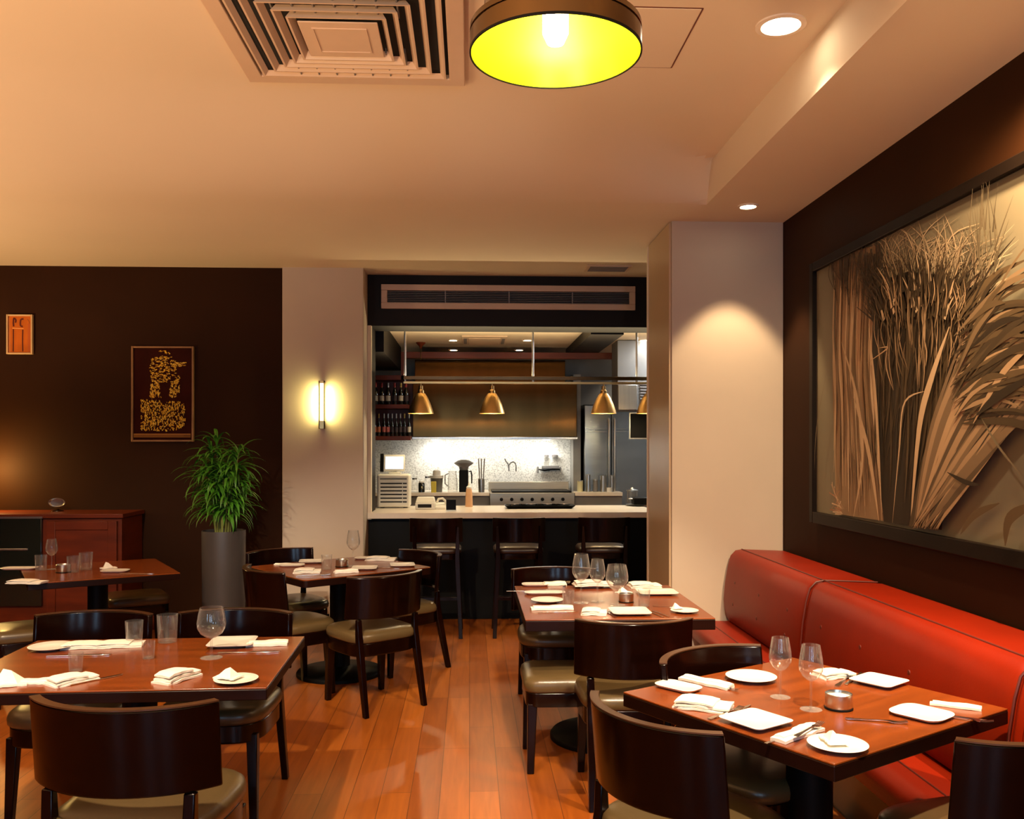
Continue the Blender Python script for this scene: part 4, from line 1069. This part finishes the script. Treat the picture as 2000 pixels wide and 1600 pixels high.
for i, (dx, r, h, mm, lb) in enumerate(((-.10, .035, .17, 'glass', 'tall clear jar behind the receipt printer'), (-.02, .038, .13, 'bottle', 'dark squat jar behind the receipt printer'), (.05, .034, .19, 'glass', 'slim clear jar next to the white lidded tub'))):
    t = thing('spice_jar', lb, 'jar', (p.x+dx, p.y-.06, ZB_), 0, 'jars behind the printer')
    MB().lathe([(r, 0), (r, h*.8), (r*.8, h*.86), (r*.8, h*.88)], seg=20).build('jar', M[mm], t, smooth=50)
    MB().lathe([(r*.86, h*.88), (r*.86, h), (r*.3, h)], seg=20).build('lid', M['steel'] if i != 1 else M['white'], t)
p = onb(848)
t = thing('yellow_packet', 'small yellow packet on the counter before the grey tub', 'packet', (p.x, p.y-.15, ZB_))
MB().box((-.03, -.015, 0), (.03, .015, .13)).build('packet', mat('yellow_card', (.66, .52, .06), .6), t, bevel=.004)
p = onb(940)
t = thing('utensil_pot', 'slim steel utensil pot with three upright handles before the mosaic', 'pot', (p.x, p.y-.1, ZB_))
MB().lathe([(.035, 0), (.04, .16), (.037, .16), (.032, .006)], seg=24).build('pot', M['steel'], t, smooth=50)
for dx in (-.024, 0, .026):
    MB().bar((dx*.6, 0, .01), (dx*1.4, .01, .40), .014, .010).build('utensil', M['slat'], t)
# small rack with two glass mills on the mosaic wall
q = at_Y(1072, 912, YKB-.02)
t = thing('wall_rack', 'small dark wall rack on the mosaic holding two glass mills', 'rack', (q.x, YKB-.022, q.z))
MB().box((-.09, -.11, -.02), (.12, 0, .015)).box((-.15, -.10, -.075), (-.135, 0, .005)).box((.135, -.10, -.06), (.145, 0, 0)).build('shelf', M['grey'], t, bevel=.003)
MB().tube([(-.14, -.05, -.03), (-.06, -.06, -.045), (.04, -.06, -.03), (.14, -.05, -.03)], .008, 8).build('hook_bar', M['black'], t)
for dx, nm in ((-.035, 'narrow glass mill at the grinder end of the wall rack'), (.07, 'wide glass mill at the fridge end of the wall rack')):
    g = thing('spice_mill', nm, 'mill', (q.x+dx, YKB-.075, q.z+.015), 0, 'mills on the wall rack')
    r = .028 if dx < 0 else .038
    MB().lathe([(r, 0), (r, .03), (r*.75, .06), (r*.85, .10), (r, .115)], seg=20).build('body', M['glass'], g, smooth=50)
    MB().lathe([(r*1.05, .115), (r*1.05, .135), (r*.4, .14)], seg=20).build('lid', M['slat'], g)
# canisters in front of the fridge
yb_ = YCF+.2
for px, r, h, mm, lb in ((1133, .034, .14, 'yel', 'pale yellow jar on the counter before the fridge'), (1149, .026, .21, 'steel', 'slim steel canister beside the pale yellow jar'), (1163, .028, .15, 'slat', 'ridged grey canister amid the steel canisters'), (1178, .040, .20, 'steel', 'wide steel canister with utensils before the fridge'), (1195, .022, .20, 'steel', 'slim steel canister before the fridge handles'), (1190, .03, .055, 'white', 'small white pot at the end of the canister row')):
    yy_ = YCF+.14 if mm != 'white' else YCF+.045; q = at_Y(px, 961, yy_)
    t = thing('canister' if mm != 'white' else 'small_pot', lb, 'canister' if mm != 'white' else 'pot', (q.x, yy_, ZB_), 0, 'canisters before the fridge')
    mmm = mat('pale_yellow_plastic', (.66, .60, .34), .5) if mm == 'yel' else M[mm]
    MB().lathe([(r, 0), (r, h*.9)], seg=24).build('body', mmm, t)
    MB().lathe([(r*1.04, h*.9), (r*1.04, h*.97), (r*.4, h)], seg=24).build('lid', M['steel'] if mm != 'white' else M['white'], t)
# ------------------------------------------------------------------ table ware: one of each kind, then copies
PROTO = {}
def proto(kind, make):
    if kind not in PROTO: PROTO[kind] = [make(), False]
    return PROTO[kind]
def mk_single(name, mb, m, **kw):
    return mb.build(name, m, **kw)
def sqr(w, d, r, z): return [(x, y, z) for x, y in rrect(w, d, r, 5)]
def mk_round_plate():
    return mk_single('round_plate', MB().lathe([(.045, 0), (.050, .003), (.086, .013), (.089, .0155), (.087, .0165), (.058, .008), (.0, .007)], seg=56), M['white'], smooth=50)
def mk_square_plate():
    return mk_single('square_plate', MB().rings([sqr(.11, .11, .02, 0), sqr(.12, .12, .02, .004), sqr(.17, .17, .022, .013), sqr(.172, .172, .022, .016), sqr(.166, .166, .02, .0165), sqr(.125, .125, .018, .010), sqr(.01, .01, .003, .009)]), M['white'], smooth=40)
def mk_oblong():
    return mk_single('oblong_plate', MB().rings([sqr(.13, .075, .02, 0), sqr(.15, .092, .03, .005), sqr(.162, .104, .036, .012), sqr(.157, .099, .034, .013), sqr(.125, .07, .02, .008), sqr(.01, .006, .003, .007)]), M['white'], smooth=50)
def slab(w, d, z0, z1, bend, n=10, off=(0, 0), rot=0, seed=1):
    r = random.Random(seed); mb = []
    R = []
    for k in range(n+1):
        u = k/n-.5; zz = bend*math.sin(PI*(k/n))+.0012*math.sin(9*u+seed)
        x = u*w; e = .004*r.uniform(-1, 1)
        R.append([(x, -d/2+e, z0+zz*.6), (x, d/2+e, z0+zz*.6), (x, d/2+e, z1+zz), (x, 0, z1+zz+.0025), (x, -d/2+e, z1+zz)])
    T = rz(rot, (off[0], off[1], 0))
    return R, T
def mk_napkin():
    mb = MB()
    for i, (w, d, z0, z1, b_, off, rot) in enumerate(((.17, .10, 0, .005, .002, (0, 0), 0), (.165, .095, .0075, .0125, .004, (.004, .003), .05), (.12, .09, .017, .021, .006, (-.018, 0), -.03))):
        R, T = slab(w, d, z0, z1, b_, 10, off, rot, i+2); mb.rings(R, T=T)
    return mk_single('folded_napkin', mb, M['linen'], smooth=50)
def mk_roll():
    mb = MB()
    R, T = slab(.20, .052, 0, .008, .002, 10, (0, 0), 0, 5); mb.rings(R, T=T)
    R, T = slab(.19, .030, .0085, .015, .002, 10, (.006, .008), .06, 6); mb.rings(R, T=T)
    return mk_single('napkin_strip', mb, M['linen'], smooth=50)
def mk_cone():      # napkin standing with a raised corner
    mb = MB()
    R, T = slab(.12, .09, 0, .006, .002, 8, (0, 0), 0, 8); mb.rings(R, T=T)
    mb.add([(-.05, -.03, .006), (.03, -.035, .006), (.05, .03, .006), (-.035, .035, .006), (-.02, .012, .055), (.005, .018, .045)], [(0,1,5,4),(1,2,5),(2,3,4,5),(3,0,4),(0,3,2,1)])
    return mk_single('propped_napkin', mb, M['linen'], smooth=30)
def mk_knife():
    o = [(-.105, -.006), (-.03, -.005), (0, -.004), (.01, -.009), (.07, -.010), (.098, -.004), (.105, .004), (.01, .005), (-.03, .005), (-.105, .006)]
    return mk_single('table_knife', MB().prism(o, .0005, .0035), M['cutlery'], bevel=.0008)
def mk_fork():
    mb = MB(); prof = [(-.10, .0075, .002), (-.09, .0085, .003), (-.04, .004, .004), (.02, .003, .006), (.035, .006, .006), (.048, .012, .004), (.058, .0125, .003)]
    mb.rings([[(x, -w, z), (x, w, z), (x, w, z+.002), (x, -w, z+.002)] for x, w, z in prof])
    for k in range(4):
        y = -.0098+k*.0065
        mb.rings([[(x, y-.0018, z), (x, y+.0018, z), (x, y+.0018, z+.002), (x, y-.0018, z+.002)] for x, z in ((.057, .003), (.075, .0035), (.098, .0085))])
    return mk_single('table_fork', mb, M['cutlery'], smooth=40)
def mk_wine():
    t = thing('wine_glass', 'x', 'glass')
    MB().lathe([(.004, .092), (.012, .095), (.026, .107), (.0365, .125), (.0385, .140), (.036, .165), (.0285, .208), (.0277, .208), (.0352, .165), (.0376, .140), (.0357, .126), (.0255, .109), (.011, .0975), (0, .0965)], seg=44, cap0=True, cap1=True).build('bowl', M['glass'], t, smooth=60)
    MB().lathe([(.0045, .004), (.0035, .02), (.0033, .07), (.004, .0918)], seg=18).build('stem', M['glass'], t, smooth=60)
    MB().lathe([(.034, 0), (.0345, .0012), (.012, .003), (.006, .0045), (0, .0045)], seg=40).build('foot', M['glass'], t, smooth=60)
    return t
def mk_goblet():
    t = thing('goblet', 'x', 'glass')
    MB().lathe([(.005, .07), (.018, .074), (.038, .088), (.049, .108), (.0505, .125), (.046, .155), (.040, .180), (.0392, .180), (.0452, .155), (.0496, .125), (.0481, .109), (.037, .0895), (.017, .0765), (0, .0755)], seg=44).build('bowl', M['glass'], t, smooth=60)
    MB().lathe([(.0055, .004), (.0042, .02), (.0042, .055), (.005, .0698)], seg=18).build('stem', M['glass'], t, smooth=60)
    MB().lathe([(.038, 0), (.0385, .0012), (.014, .003), (.007, .0045), (0, .0045)], seg=40).build('foot', M['glass'], t, smooth=60)
    return t
def mk_tumbler():
    mb = MB().lathe([(.029, 0), (.031, .002), (.035, .095), (.0342, .0952), (.0295, .009), (0, .008)], seg=40)
    return mk_single('tumbler', mb, M['glass'], smooth=50)
def mk_bowl():
    t = thing('sugar_bowl', 'x', 'bowl')
    MB().lathe([(.036, 0), (.038, .002), (.038, .044), (.0365, .045), (.036, .044), (.036, .004), (0, .004)], seg=44).build('cup', M['steel'], t, smooth=50)
    MB().lathe([(.0355, .02), (.0355, .036), (.02, .0375), (0, .0375)], seg=30).build('filling', M['white'], t, smooth=50)
    MB().lathe([(.040, -.0), (.040, .0035), (.0378, .0045)], seg=44, cap1=False).build('foot_ring', M['black'], t)
    return t
MK = dict(round_plate=mk_round_plate, square_plate=mk_square_plate, oblong_plate=mk_oblong, napkin=mk_napkin, strip=mk_roll, propped=mk_cone, knife=mk_knife, fork=mk_fork, wine=mk_wine, goblet=mk_goblet, tumbler=mk_tumbler, bowl=mk_bowl)
CAT = dict(round_plate='plate', square_plate='plate', oblong_plate='plate', napkin='napkin', strip='napkin', propped='napkin', knife='knife', fork='fork', wine='glass', goblet='glass', tumbler='glass', bowl='bowl')
GRP = dict(plate='white plates on the tables', napkin='white napkins on the tables', knife='table knives', fork='table forks', glass='clear glasses on the tables', bowl='small steel bowls on the tables')
ZT = .7503
def put(kind, px, py, ang, label, dz=0, sc=1.0):
    z = ZT+dz; p = at_z(px, py, z)
    P = proto(kind, MK[kind]); o = P[0]
    s = (sc, sc, sc) if not isinstance(sc, tuple) else sc
    cat = CAT[kind]
    if not P[1]:
        P[1] = True; o.location = p; o.rotation_euler = (0, 0, ang); o.scale = s; tag(o, label, cat, GRP[cat]); return o
    n = dup(o, p, ang, label, GRP[cat], s); n['category'] = cat
    return n
# --- T1, tilted table before the banquette
A = a1
put('oblong_plate', 1325, 1345, A-D(80), 'small oblong plate at the chair corner of the tilted table, emptiest place', 0, 1.0)
put('strip', 1378, 1336, A-D(80), 'white napkin strip between the oblong plate and the big round plate', 0, 1.0)
put('fork', 1402, 1343, A-D(75), 'fork poking out beneath the napkin strip by the big round plate', 0, .8)
put('round_plate', 1467, 1328, 0, 'big round white plate before the sheened chair on the tilted table', 0, 1.02)
put('napkin', 1373, 1382, A-D(60), 'thick folded napkin between oblong plate and square plate, tilted table', 0, 1.05)
put('knife', 1433, 1390, A+D(8), 'knife lying between the thick folded napkin and the square plate', 0, .95)
put('fork', 1418, 1395, A+D(8), 'fork lying against the thick folded napkin on the tilted table', 0, .9)
put('square_plate', 1476, 1413, A, 'square white plate at the near long edge of the tilted table', 0, .98)
put('strip', 1560, 1437, A+D(4), 'napkin strip between the square plate and the nearest round plate', 0, 1.0)
put('fork', 1580, 1427, A+D(12), 'fork with its tines showing past the napkin strip, tilted table front', .016, .85)
put('knife', 1532, 1440, A+D(6), 'knife between the square plate and the napkin strip at the front', 0, .9)
put('round_plate', 1636, 1461, 0, 'round white plate at the nearest corner of the tilted table', 0, .93)
put('propped', 1628, 1447, A+D(60), 'white napkin corner propped on the nearest round plate, tilted table', .014, .62)
put('wine', 1524, 1362, 0, 'wine glass farther back of the two on the tilted table', 0, .97)
put('wine', 1584, 1386, 0, 'wine glass nearer the small steel bowl on the tilted table', 0, 1.0)
put('bowl', 1638, 1384, 0, 'small steel bowl beside the wine glasses on the tilted table', 0, 1.12)
put('oblong_plate', 1800, 1398, A+D(95), 'oblong white plate near the picture edge on the tilted table', 0, (1.05, 1.5, 1))
put('knife', 1862, 1400, A-D(62), 'knife beside the oblong plate near the picture edge', 0, .9)
put('fork', 1878, 1406, A-D(62), 'fork lying outermost beside the oblong plate near the picture edge', 0, .9)
put('strip', 1866, 1382, A-D(62), 'narrow napkin strip near the banquette end of the tilted table', 0, (.75, .55, .8))
put('fork', 1712, 1410, A-D(50), 'fork before the oblong plate, pointing to the small steel bowl', 0, .9)
put('napkin', 1629, 1321, A-D(15), 'folded napkin at the banquette side behind the wine glasses', 0, .85)
put('knife', 1668, 1326, A+D(20), 'knife between the far napkin and the far square plate, banquette side', 0, 1.0)
put('fork', 1650, 1330, A+D(20), 'fork between the far napkin and the far square plate, banquette side', 0, 1.0)
put('square_plate', 1717, 1335, A+D(5), 'square white plate on the banquette side of the tilted table', 0, .92)
# --- T4, table by the pillar
put('oblong_plate', 1045, 1144, 0, 'oblong plate in the far aisle corner of the pillar table', 0, (1.0, 1.1, 1))
put('strip', 1083, 1143, D(8), 'crumpled napkin strip next to the far aisle oblong plate', 0, (.7, 1.3, 1.2))
put('knife', 1024, 1155, D(4), 'knife at the aisle edge of the pillar table', 0, 1.0)
put('oblong_plate', 1064, 1160, 0, 'oblong plate between napkin and round plate at the aisle edge', 0, (1.45, 1.0, 1))
put('round_plate', 1069, 1176, 0, 'round white plate at the aisle side of the pillar table', 0, 1.0)
put('strip', 1078, 1190, D(2), 'long napkin at the near aisle corner of the pillar table', 0, (1.1, 1.3, 1))
put('knife', 1090, 1196, D(4), 'knife under the long napkin at the near aisle corner', 0, 1.0)
put('napkin', 1157, 1143, D(4), 'broad white napkin in front of the far chair, pillar table', .016, (1.35, 1.1, 1.1))
put('square_plate', 1152, 1146, 0, 'square plate under the broad napkin before the far chair', 0, 1.0)
put('fork', 1106, 1143, D(75), 'fork beside the broad napkin on the pillar table', 0, 1.0)
put('napkin', 1160, 1199, D(-10), 'folded napkin next to the near square plate, pillar table', 0, (.75, 1.1, 1))
put('square_plate', 1230, 1198, 0, 'square white plate in front of the near chair, pillar table', 0, (1.15, 1.15, 1))
put('fork', 1191, 1200, D(100), 'fork at the aisle side of the near square plate', 0, .9)
put('knife', 1277, 1199, D(105), 'inner knife at the banquette side of the near square plate', 0, .95)
put('knife', 1289, 1199, D(107), 'outer knife at the banquette side of the near square plate', 0, .85)
put('round_plate', 1337, 1196, 0, 'round white plate at the banquette corner of the pillar table', 0, .80)
put('propped', 1322, 1188, D(20), 'small napkin tip propped on the corner round plate', .013, .5)
put('fork', 1302, 1186, D(-30), 'fork resting against the corner round plate, pillar table', 0, .75)
put('napkin', 1258, 1146, D(3), 'folded napkin at the far pillar corner of the table', 0, (1.1, 1.3, 1))
put('square_plate', 1283, 1160, 0, 'square white plate nearest the pillar', 0, (1.3, 1.1, 1))
put('wine', 1135, 1178, 0, 'tall wine glass nearest the aisle on the pillar table', 0, 1.28)
put('wine', 1167, 1176, 0, 'wine glass in the middle of three on the pillar table', 0, 1.12)
put('goblet', 1205, 1182, 0, 'wide goblet beside the steel bowl on the pillar table', 0, 1.20)
put('tumbler', 1110, 1184, 0, 'tumbler beside the aisle round plate on the pillar table', 0, .92)
put('tumbler', 1258, 1184, 0, 'tumbler beside the steel bowl on the pillar table', 0, .92)
put('bowl', 1223, 1176, 0, 'small steel bowl between goblet and tumbler, pillar table', 0, 1.05)
put('propped', 1218, 1158, D(30), 'napkin tip standing behind the steel bowl, pillar table', 0, .7)
# --- T2, table below the sconce
B = a2
put('strip', 552, 1103, 0, 'napkin strip at the plant corner of the sconce table', 0, (.6, .6, .6))
put('oblong_plate', 570, 1106, D(5), 'oblong plate at the plant corner of the sconce table', 0, (1.1, 1.2, 1))
put('square_plate', 608, 1099, B-D(30), 'square plate before the chair by the plant', 0, 1.0)
put('napkin', 600, 1118, D(5), 'folded napkin at the front corner of the sconce table', .0, (1.05, 1.2, 1))
put('fork', 612, 1125, D(10), 'fork in front of the folded napkin at the front corner', 0, 1.1)
put('tumbler', 638, 1112, 0, 'tumbler between plates and steel bowl on the sconce table', 0, 1.05)
put('bowl', 668, 1107, 0, 'small steel bowl in the middle of the sconce table', 0, 1.15)
put('wine', 690, 1106, 0, 'tall wine glass on the sconce table', 0, 1.22)
put('strip', 676, 1119, D(20), 'crumpled napkin beyond the tumbler, near edge of the sconce table', 0, (.8, 1.1, 1.3))
put('square_plate', 712, 1112, B-D(35), 'square plate near the back of the turned chair, sconce table', 0, 1.0)
put('oblong_plate', 716, 1092, D(-5), 'oblong plate at the far edge of the sconce table', 0, (1.1, 1.2, 1))
put('napkin', 744, 1094, D(-6), 'folded napkin at the bar side of the sconce table', .0, (1.3, 1.2, 1))
put('square_plate', 786, 1106, B-D(30), 'square plate at the aisle corner of the sconce table', 0, 1.0)
put('knife', 752, 1110, D(-12), 'knife between two square plates on the sconce table', 0, 1.1)
# --- T3, wide table in front
put('round_plate', 100, 1268, 0, 'round plate at the far outer end of the nearest table', 0, 1.0)
put('napkin', 172, 1264, D(4), 'flat napkin beside the far outer round plate', 0, (1.2, .9, .8))
put('napkin', 235, 1262, D(8), 'flat napkin by the far tumblers of the nearest table', 0, (1.1, .9, .8))
put('knife', 155, 1281, D(3), 'long knife in front of the flat napkins, nearest table', 0, 1.2)
put('tumbler', 262, 1258, 0, 'tumbler before the steel blue chair on the nearest table', 0, 1.05)
put('tumbler', 327, 1254, 0, 'tumbler behind the goblet on the nearest table', 0, 1.25)
put('tumbler', 290, 1286, 0, 'small tumbler in the middle of the nearest table', 0, .72)
put('goblet', 413, 1285, 0, 'big goblet on the nearest table', 0, 1.12)
put('square_plate', 454, 1259, D(4), 'square plate beside the big goblet', 0, (1.1, 1.15, 1))
put('strip', 522, 1260, D(6), 'napkin strip at the far aisle corner of the nearest table', 0, (.85, 1.3, 1))
put('knife', 487, 1275, D(3), 'knife in front of the square plate by the goblet', 0, 1.2)
put('napkin', 347, 1327, D(62), 'crumpled napkin left alone at the near edge of the nearest table', 0, (.95, .85, 1.4))
put('round_plate', 461, 1332, 0, 'round plate at the near aisle corner of the nearest table', 0, .88)
put('propped', 446, 1323, D(160), 'white napkin tip on the round plate at the near aisle corner', .013, .72)
put('napkin', 140, 1332, D(50), 'folded napkin behind the broad chair back, nearest table', 0, (.95, .95, 1))
put('knife', 186, 1329, D(48), 'knife beside the folded napkin behind the broad chair back', 0, 1.0)
put('strip', 76, 1333, D(4), 'napkin strip at the near edge left of the folded napkin', 0, (.7, 1.3, .6))
put('propped', 18, 1337, D(20), 'propped napkin at the outer near end of the nearest table', 0, 1.0)
put('tumbler', 148, 1312, 0, 'low tumbler behind the folded napkin, nearest table', 0, .75)
# --- T5, table by the sideboard
put('oblong_plate', 38, 1112, D(0), 'long plate before the dark glass door, sideboard table', 0, (1.5, 1.1, 1))
put('napkin', 52, 1139, D(-8), 'flat napkin at the outer near edge of the sideboard table', 0, (1.3, 1.0, .8))
put('tumbler', 80, 1114, 0, 'first tumbler of the cluster on the sideboard table', 0, 1.1)
put('wine', 101, 1112, 0, 'wine glass in the cluster on the sideboard table', 0, 1.0)
put('bowl', 124, 1118, 0, 'steel bowl in the middle of the sideboard table', 0, 1.2)
put('tumbler', 143, 1118, 0, 'tumbler beside the steel bowl on the sideboard table', 0, 1.15)
put('tumbler', 168, 1113, 0, 'tumbler standing apart on the sideboard table', 0, 1.25)
put('oblong_plate', 225, 1117, D(0), 'oblong plate at the plant end of the sideboard table', 0, (1.1, 1.3, 1))
put('propped', 212, 1110, D(40), 'crumpled napkin beside the plate at the plant end', 0, .8)
put('knife', 268, 1121, D(-4), 'knife at the plant corner of the sideboard table', 0, 1.1)
# ------------------------------------------------------------------ light
def light(kind, name, loc, energy, col, size=.1, aim=None, spot=None, blend=.4, size_y=None):
    l = bpy.data.lights.new(name, kind); l.energy = energy; l.color = col
    if kind == 'AREA':
        l.size = size
        if size_y: l.shape = 'RECTANGLE'; l.size_y = size_y
    else: l.shadow_soft_size = size
    if spot: l.spot_size = D(spot); l.spot_blend = blend
    o = bpy.data.objects.new(name, l); C.objects.link(o); o.location = loc
    if aim is not None:
        o.rotation_euler = (Vector(aim)-Vector(loc)).to_track_quat('-Z', 'Y').to_euler()
    return o
WARM = (1, .62, .32); WARM2 = (1, .79, .55); DAY = (.42, .70, 1.0)
# daylight through the four windows behind the camera
for i, (a, b) in enumerate(wins):
    light('AREA', 'window_daylight', ((a+b)/2, YREAR-.02, 1.75), 19, DAY, (b-a)*.95, aim=((a+b)/2, 5, 1.75), size_y=1.6)
# added fill lights out of view, no fixtures, pointing up to brighten the ceiling
for x, y, e in ((-4.2, .3, 100), (-1.5, -.1, 235), (.5, -.2, 95), (-3.4, 1.9, 112), (-5.0, 5.3, 175)):
    light('SPOT', 'ceiling_fill', (x, y, 1.3), e, WARM, .12, aim=(x, y+.001, 4), spot=160, blend=.35)
# added spots out of view, no fixtures, to brighten the tables
for tgt, src, e, sz in ((c1, (.9, 1.55, HR-.03), 420, 46), (c4, (.55, 2.0, HR-.03), 420, 34), (c3, (-1.2, 1.55, HR-.03), 380, 52), (c2, (-1.0, 2.0, HR-.03), 420, 30), (c5, (-2.6, 2.0, HR-.03), 340, 34)):
    light('SPOT', 'table_fill_spot', src, e, WARM2, .05, aim=(tgt.x, tgt.y, .75), spot=sz, blend=.7)
# visible pendant
light('POINT', 'pendant_bulb', (LAMP.x, LAMP.y, LAMP.z+.05), 8, (1, .86, .42), .03)
# visible downlights
light('SPOT', 'downlight_beam', (pd1.x, pd1.y, HR-.02), 60, WARM2, .06, aim=(pd1.x, pd1.y, 0), spot=100, blend=.8)
light('SPOT', 'soffit_beam', (pd2.x, pd2.y, HS-.02), 75, (1, .70, .40), .04, aim=(pd2.x-.05, pd2.y+.30, 0), spot=66, blend=.35)
# spot at the picture, from the soffit nearer the camera
light('SPOT', 'picture_spot', (1.72, 2.7, HS-.03), 50, (1, .72, .44), .04, aim=(XR, 4.5, 1.9), spot=62, blend=.7)
# sconces
light('POINT', 'sconce_tube', (SCONCE.x-.001, YL-.04-.05, SCONCE.z+.05), 0.01, (1, .8, .4), .02)
for s in (-1, 1):
    light('AREA', 'sconce_side', (SCONCE.x+s*.03, YL-.04-.045, SCONCE.z+.02), 1.5, (1, .84, .30), .03, aim=(SCONCE.x+s*.14, YL-.04, SCONCE.z+.02), size_y=.28)
light('POINT', 'sideboard_lamp', (at_Y(-40, 900, 7.7).x, 7.70, 1.40), 16, (1, .62, .18), .05)
# kitchen
for p in KD:
    light('SPOT', 'kitchen_beam', (p.x, p.y, HK-.02), 14, (1, .86, .66), .04, aim=(p.x, p.y, 0), spot=110, blend=.6)
for p in HOODL:
    light('SPOT', 'hood_beam', (p.x, p.y+.2, p.z-.02), 5, (1, .97, .88), .05, aim=(p.x, p.y+.5, 1.0), spot=140, blend=.8)
light('AREA', 'mosaic_fill', ((HOODL[0].x+HOODL[1].x)/2, HOODL[0].y+.1, HOODL[0].z-.03), 5.5, (1, .93, .80), 1.7, aim=((HOODL[0].x+HOODL[1].x)/2, HOODL[0].y+.5, 1.1), size_y=.1)  # added area light, spreads the hood lighting over the mosaic
for (x, y, z) in PENDS:
    light('POINT', 'pendant_bulb', (x, y, z+.02), 7, (1, .78, .45), .025)
light('AREA', 'kitchen_fill', (2.3, 9.6, HK-.03), 26, (.92, .97, 1), .3, aim=(2.0, 9.6, 0), size_y=1.0)  # added light hidden behind the pillar, brightens the kitchen

light('AREA', 'kitchen_ceiling_fill', (.75, ry+.02, ra.z+.07), 20, (1, .76, .42), 3.0, aim=(.75, ry+.02, 3), size_y=.03)  # added light over the rail, brightens the kitchen ceiling
light('SPOT', 'banquette_fill_spot', (1.95, 2.95, HS-.03), 240, (1, .70, .40), .04, aim=(1.98, 4.1, .9), spot=100, blend=.8)  # added spot out of view, no fixture, brightens the banquette top
w = bpy.data.worlds.new('evening'); bpy.context.scene.world = w; w.use_nodes = True
w.node_tree.nodes['Background'].inputs[0].default_value = (.30, .45, .70, 1); w.node_tree.nodes['Background'].inputs[1].default_value = .5

cam = bpy.data.cameras.new('camera'); co = bpy.data.objects.new('camera', cam); C.objects.link(co)
cam.sensor_width = 36; cam.lens = F/2000*36; cam.shift_y = 71/2000; cam.clip_start = .05
co.location = (0, 0, EYE); co.rotation_euler = (PI/2, 0, -TH)
sc = bpy.context.scene; sc.camera = co
sc.view_settings.view_transform = 'Standard'; sc.view_settings.look = 'None'; sc.view_settings.gamma = 1; sc.view_settings.use_curve_mapping = False
sc.view_settings.exposure = 0.84
sc.cycles.use_denoising = True; sc.cycles.sample_clamp_indirect = 6; sc.cycles.max_bounces = 10; sc.cycles.transparent_max_bounces = 32; sc.cycles.diffuse_bounces = 5; sc.cycles.transmission_bounces = 10; sc.cycles.caustics_refractive = False; sc.cycles.caustics_reflective = False
